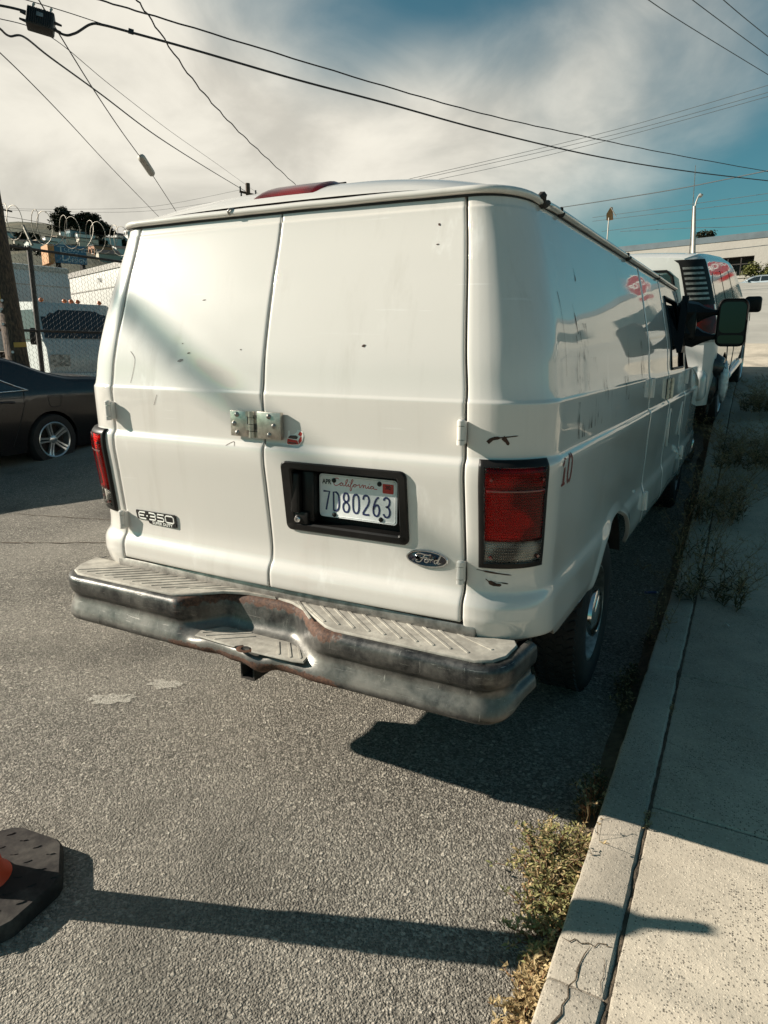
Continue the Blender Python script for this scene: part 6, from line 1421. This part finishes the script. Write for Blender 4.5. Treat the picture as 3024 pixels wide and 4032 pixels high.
# clipped street tree
MAT['bush_leaf'] = leaf_mat('bush_leaf', (.045, .058, .014), (.17, .165, .045))
bt = at(1648, 592, 59); tree('clipped_tree', 'round clipped green tree in front of the beige building', (bt.x, bt.y, gz_+.15), [(bt, (1.25, 1.2, .85)), (bt+dvb*.9+Vector((0, 0, .1)), (1.0, 1.0, .8))], 2300, MAT['bush_leaf'], .22, .12, 51)
for i, (px, s_) in enumerate(((1513, .9), (1528, 1.1), (1537, .6))):
    q = at(px, 505, 90); tree('distant_tree', ('small dark tree top showing over the parapet, left', 'larger dark tree top over the parapet, middle', 'smallest tree top over the parapet, right')[i], (q.x, q.y, q.z-4), [(q-Vector((0, 0, .1)), (.7*s_, .7*s_, .55*s_))], 260, MAT['euc_leaf'], .3, .15, 60+i)
# street lamp
MAT['galv'] = simple('galv', (.40, .37, .33), .55, .3, var=.12, vscale=3)
ld = 32.; l0 = at(1496, 640, ld); l1 = at(1500, 446, ld); l0 = l0+(l0-l1)*((l0.z-hgt(l0.x, l0.y))/(l1.z-l0.z)); lamp = thing('street_lamp', 'tall grey street lamp post with a short arm beyond the SUV', 'street lamp', l0)
m_ = MB(); m_.tube([l0+(l1-l0)*k for k in lin(0, 1, 8)], [.115-.04*k for k in lin(0, 1, 8)], 10); m_.build('post', MAT['galv'], lamp, smooth=40)
e1 = at(1504, 436, ld); e2 = at(1509, 424, ld); e3 = at(1517, 421, ld)
m_ = MB(); m_.tube([l1-Vector((0, 0, .2)), e1, e2], .035, 8); m_.build('arm', MAT['galv'], lamp, smooth=40)
m_ = MB(); m_.tube([e2, (e2+e3)/2, e3+(e3-e2)*.15], [.05, .10, .04], 8); m_.build('lamp_head', MAT['galv'], lamp, smooth=40)
# plywood backed sign showing over the van roof
wp = at(1318, 470, 34); ws = thing('plywood_sign', 'orange plywood panel with a dark edge showing above the van roof', 'sign', (wp.x, wp.y, hgt(wp.x, wp.y)))
c1, c2, c3, c4 = at(1310, 462, 34), at(1319, 447, 34), at(1320, 474, 34), at(1310, 476, 34)
back = Vector((.08, .14, 0))
m_ = MB(); f0 = [c1, c2, c3, c4]; f1 = [p+back for p in f0]; i0 = [m_.vert(p) for p in f0]; i1 = [m_.vert(p) for p in f1]; m_.face(i0); m_.face(i1[::-1])
for k in range(4): m_.face((i0[k], i1[k], i1[(k+1) % 4], i0[(k+1) % 4]))
m_.build('panel', MAT['sign_wood'], ws)
m_ = MB(); q0 = (c3+c4)/2; m_.tube([Vector((q0.x, q0.y, hgt(q0.x, q0.y))), q0+Vector((0, 0, .1))], .03, 8); m_.build('post', MAT['galv'], ws)
m_ = MB(); m_.tube([c2, at(1331, 468, 34)], .02, 5); m_.build('stay', MAT['galv'], ws)

# ------------------------------------------------------------------ things ahead on the right that the van's flank mirrors
MAT['stop_red'] = simple('stop_red', (.34, .016, .020), .4, var=.05)
sp = Vector((3.4, 24.0, hgt(3.4, 24))); stp = thing('stop_sign', 'red octagonal STOP sign on a post at the corner ahead', 'sign', sp)
m_ = MB(); m_.tube([sp, sp+Vector((0, 0, 3.1))], .035, 8); m_.build('post', MAT['galv'], stp)
Mst = frame(sp+Vector((0, -.05, 2.62)), (1, 0, 0), (0, 0, 1)); oc = [(.45*math.cos(PI/8+k*PI/4), .45*math.sin(PI/8+k*PI/4)) for k in range(8)]
m_ = MB(); m_.prism(oc, .004, Mst); m_.build('border', MAT['white_mark'], stp)
m_ = MB(); m_.prism([(x*.93, y*.93) for x, y in oc], .004, Mst @ Matrix.Translation((0, 0, .004))); m_.build('face', MAT['stop_red'], stp)
text_mesh('STOP', .33, Mst @ Matrix.Translation((0, 0, .010)), .001, sx=.82, bold=.006).build('lettering', MAT['white_mark'], stp)
m_ = MB(); m_.box(sp+Vector((0, -.05, 2.05)), (.45, .006, .16)); m_.build('small_plate', MAT['stop_red'], stp)
for i, (x, y, rz, lab, cm) in enumerate(((12.5, 40.5, -PI/2+.1, 'white estate car parked across the top street', 'suv_white'), (18.5, 41.5, -PI/2+.08, 'second white estate car on the top street, further right', 'suv_white'))):
    e = thing('parked_car', lab, 'car', (x, y, hgt(x, y)+.02), rz=rz, local=True); k_ = Car(4.7, .93, [(0, 1.2), (.15, 1.65), (.5, 1.72), (2.4, 1.70), (3.0, 1.45), (3.3, 1.15), (4.2, 1.0), (4.6, .8), (4.7, .6)], 1.0, .3, [.9, 3.7], .40, .30)
    k_.build(e, MAT[cm], n=40)
    for sg in (1, -1):
        k_.patch('side_window', [(.4, 1.05), (.5, 1.55), (1.7, 1.58), (1.7, 1.04)], MAT['glass_dark'], e, sg=sg); k_.patch('side_window', [(1.78, 1.04), (1.78, 1.58), (2.4, 1.55), (3.0, 1.06)], MAT['glass_dark'], e, sg=sg)
        spoke_wheel(e, sg*.84, .9, .35, sg, R=.36); spoke_wheel(e, sg*.84, 3.7, .35, sg, R=.36)

# ------------------------------------------------------------------ overhead lines
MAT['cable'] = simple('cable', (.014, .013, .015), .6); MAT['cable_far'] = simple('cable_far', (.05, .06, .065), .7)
def wire(label, pts, r, mat='cable', twist=0, n=10, name='overhead_cable'):
    P = [at(*p) for p in pts]; Q = []
    for i in range(len(P)-1):
        p0, p1, p2, p3 = P[max(0, i-1)], P[i], P[i+1], P[min(len(P)-1, i+2)]
        for j in range(n):
            t = j/n; Q.append(.5*((2*p1)+(p2-p0)*t+(2*p0-5*p1+4*p2-p3)*t*t+(3*p1-p0-3*p2+p3)*t**3))
    Q.append(P[-1]); m = MB()
    if twist:
        L = 0; R = []
        for i, q in enumerate(Q):
            R.append(q+Vector((twist*math.sin(i*1.9), twist*math.cos(i*1.9), twist*math.sin(i*1.9+1))))
        Q = R
    m.tube(Q, r, 5, caps=False); o = m.build(name, MAT[mat], None, smooth=True); tag(o, label, 'cable', 'overhead lines'); return o
K = 1
wire('upper of the two thick black cables crossing the whole sky', [(120, -30, 9), (215, 0, 9.3), (420, 61, 10), (830, 186, 12), (1060, 250, 14), (1250, 292, 16.5), (1450, 333, 20), (1700, 378, 25)], .012, twist=.004)
cabB = wire('lower of the two thick black cables, coming from the amplifier box', [(-40, 5, 9), (60, 27, 9.1), (130, 72, 9.15), (160, 73, 9.2), (195, 53, 9.25), (222, 54, 9.3), (290, 72, 9.6), (420, 108, 10.2), (640, 172, 11.3), (830, 222, 12.6), (1060, 285, 14.6), (1300, 340, 18), (1500, 372, 21.5), (1700, 395, 26)], .017)
wire('twisted service drop running steeply down behind the van roof', [(280, -20, 8.5), (320, 33, 9), (415, 170, 10.5), (500, 268, 13), (580, 345, 17), (648, 408, 24)], .011, twist=.008)
wire('thick dark cable from the left edge down to the far pole', [(-30, 40, 8.5), (0, 62, 9), (20, 78, 9.3), (52, 80, 9.6), (110, 125, 11), (220, 205, 14), (340, 295, 19), (450, 365, 27), (530, 413, 38)], .015)
wire('thin messenger wire just right of the far pole cable', [(-10, 38, 9), (110, 80, 10.5), (240, 185, 14.5), (370, 285, 21), (470, 355, 29), (560, 420, 42)], .006)
wire('thin wire passing behind the amplifier box to the right', [(40, -5, 9), (140, 25, 9.2), (222, 52, 9.4)], .006)
wire('splice carrying wire running down to the van roof left', [(75, -15, 9), (135, 85, 9.6), (200, 190, 11), (260, 280, 13), (312, 352, 15.5), (345, 402, 18), (388, 468, 22)], .009)
wire('lowest dark wire at the left, ending behind the van corner', [(-20, 95, 9), (60, 172, 10.5), (150, 265, 13), (240, 362, 17), (345, 470, 24)], .008)
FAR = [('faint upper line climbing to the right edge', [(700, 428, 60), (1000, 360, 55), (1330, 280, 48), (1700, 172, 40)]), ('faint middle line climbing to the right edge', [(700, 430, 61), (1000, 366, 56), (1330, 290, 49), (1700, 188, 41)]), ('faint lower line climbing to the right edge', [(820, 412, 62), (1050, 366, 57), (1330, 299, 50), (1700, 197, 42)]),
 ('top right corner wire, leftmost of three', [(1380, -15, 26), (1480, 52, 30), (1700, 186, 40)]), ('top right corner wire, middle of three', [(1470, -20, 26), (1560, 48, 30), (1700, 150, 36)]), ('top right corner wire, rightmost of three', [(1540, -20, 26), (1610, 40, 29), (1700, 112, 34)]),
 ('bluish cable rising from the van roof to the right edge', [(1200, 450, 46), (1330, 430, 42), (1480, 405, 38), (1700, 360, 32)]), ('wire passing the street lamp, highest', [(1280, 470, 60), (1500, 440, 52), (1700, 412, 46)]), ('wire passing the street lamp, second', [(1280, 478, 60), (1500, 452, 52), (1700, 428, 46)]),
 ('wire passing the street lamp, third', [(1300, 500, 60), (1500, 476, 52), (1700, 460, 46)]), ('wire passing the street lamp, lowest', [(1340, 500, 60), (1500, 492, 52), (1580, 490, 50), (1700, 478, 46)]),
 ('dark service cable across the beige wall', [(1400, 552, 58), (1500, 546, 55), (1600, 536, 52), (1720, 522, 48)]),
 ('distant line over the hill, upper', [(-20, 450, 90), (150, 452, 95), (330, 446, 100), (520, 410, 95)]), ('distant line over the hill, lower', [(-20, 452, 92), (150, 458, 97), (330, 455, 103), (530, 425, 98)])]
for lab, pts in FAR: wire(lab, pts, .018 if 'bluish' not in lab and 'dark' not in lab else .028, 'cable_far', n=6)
# thick bundle slung along the far side of the street to the leaning pole; its soft shadow crosses the van's rear doors
sa_, sb_ = Vector((-.72, .05, 1.80)), Vector((-.10, .01, 1.44)); P0 = sa_+sun_to*14.0; dd_ = (sb_-sa_); dd_ = dd_+sun_to*(-dd_.z/sun_to.z); dd_.normalize(); dd_ = -dd_ if dd_.y < 0 else dd_
ptop = pb+(pt-pb)*1.2; m_ = MB(); m_.tube([P0-dd_*60+Vector((0, 0, 1.5)), P0-dd_*30+Vector((0, 0, .35)), P0-dd_*8, P0, P0+dd_*3, ptop], .045, 8); tag(m_.build('cable_bundle', MAT['cable'], None, smooth=True), 'thick cable bundle beside the leaning pole casting the soft diagonal shadow', 'cable', 'overhead lines')
# amplifier box
MAT['amp_case'] = simple('amp_case', (.030, .028, .027), .5, .3, var=.2, vscale=20)
ac = at(88, 47, 9.05); amp = thing('amplifier_box', 'ribbed black amplifier box hanging from the cables at upper left', 'amplifier', ac); R3 = Matrix((tuple(_r), tuple(_f), tuple(_u))).transposed(); R3 = R3 @ Matrix.Rotation(.10, 3, 'Y') @ Matrix.Rotation(.35, 3, 'Z')
m_ = MB(); m_.rbox(ac, (.33, .20, .23), .02, 2, M=R3); m_.build('case', MAT['amp_case'], amp, smooth=35)
for k in range(12):
    m_ = MB(); m_.box(ac+R3 @ Vector((-.145+k*.026, -.105, 0)), (.008, .03, .20), M=R3); m_.build('cooling_rib', MAT['amp_case'], amp)
m_ = MB(); m_.box(ac+R3 @ Vector((.0, -.123, .02)), (.08, .006, .05), M=R3); m_.build('label_plate', MAT['dull_steel'], amp)
for dx in (-.11, .10):
    m_ = MB(); m_.tube([ac+R3 @ Vector((dx, 0, .11)), ac+R3 @ Vector((dx, 0, .17)), ac+R3 @ Vector((dx+.01, 0, .21))], [.018, .014, .02], 8); m_.build('strand_clamp', MAT['dull_steel'], amp)
for sx in (-1, 1):
    for dz in (-.05, .04):
        m_ = MB(); m_.tube([ac+R3 @ Vector((sx*.16, 0, dz)), ac+R3 @ Vector((sx*.25, 0, dz-.01*sx))], [.022, .013], 8); m_.build('cable_gland', MAT['cable'], amp)
s0 = at(317, 358, 15.8); ax2 = (at(345, 402, 18)-at(312, 352, 15.5)).normalized(); spl = MB(); spl.tube([s0-ax2*.9, s0-ax2*.75, s0+ax2*.75, s0+ax2*.9], [.03, .085, .085, .03], 10); tag(spl.build('cable_splice', MAT['galv'], None, smooth=40), 'grey splice case on the wire above the van roof, left', 'splice')
cl_ = at(283, 68, 9.55); m_ = MB(); m_.box(cl_, (.07, .03, .06), M=R3); tag(m_.build('cable_clip', MAT['cable'], None), 'small black clip on the lower thick cable', 'clip')
# far pole with cross arm seen over the roof
fp = at(536, 440, 40); up_ = thing('distant_pole', 'distant wooden pole top with insulators over the van roof', 'pole', (fp.x, fp.y, 0)); tp_ = at(535, 396, 40)
m_ = MB(); m_.tube([Vector((fp.x, fp.y, 0)), tp_], .13, 8); m_.build('shaft', MAT['pole_wood'], up_, smooth=40)
for dz, w in ((-.55, .5), (-.85, .45)):
    m_ = MB(); m_.box(tp_+Vector((0, 0, dz)), (w*2, .1, .1), M=R3); m_.build('cross_arm', MAT['pole_wood'], up_)
    for s in (-1, 1):
        m_ = MB(); m_.tube([tp_+R3 @ Vector((s*w*.9, 0, 0))+Vector((0, 0, dz)), tp_+R3 @ Vector((s*w*.9, 0, 0))+Vector((0, 0, dz+.28))], .05, 6); m_.build('insulator', MAT['cable_far'], up_)
fp = at(4, 470, 85); tp_ = at(4, 445, 85); up_ = thing('distant_pole', 'distant pole on the hill at the far left edge', 'pole', (fp.x, fp.y, 0)); m_ = MB(); m_.tube([Vector((fp.x, fp.y, 0)), tp_], .16, 8); m_.build('shaft', MAT['pole_wood'], up_, smooth=40)
m_ = MB(); m_.box(tp_+Vector((0, 0, -.4)), (2.2, .15, .15), M=R3); m_.build('cross_arm', MAT['pole_wood'], up_)
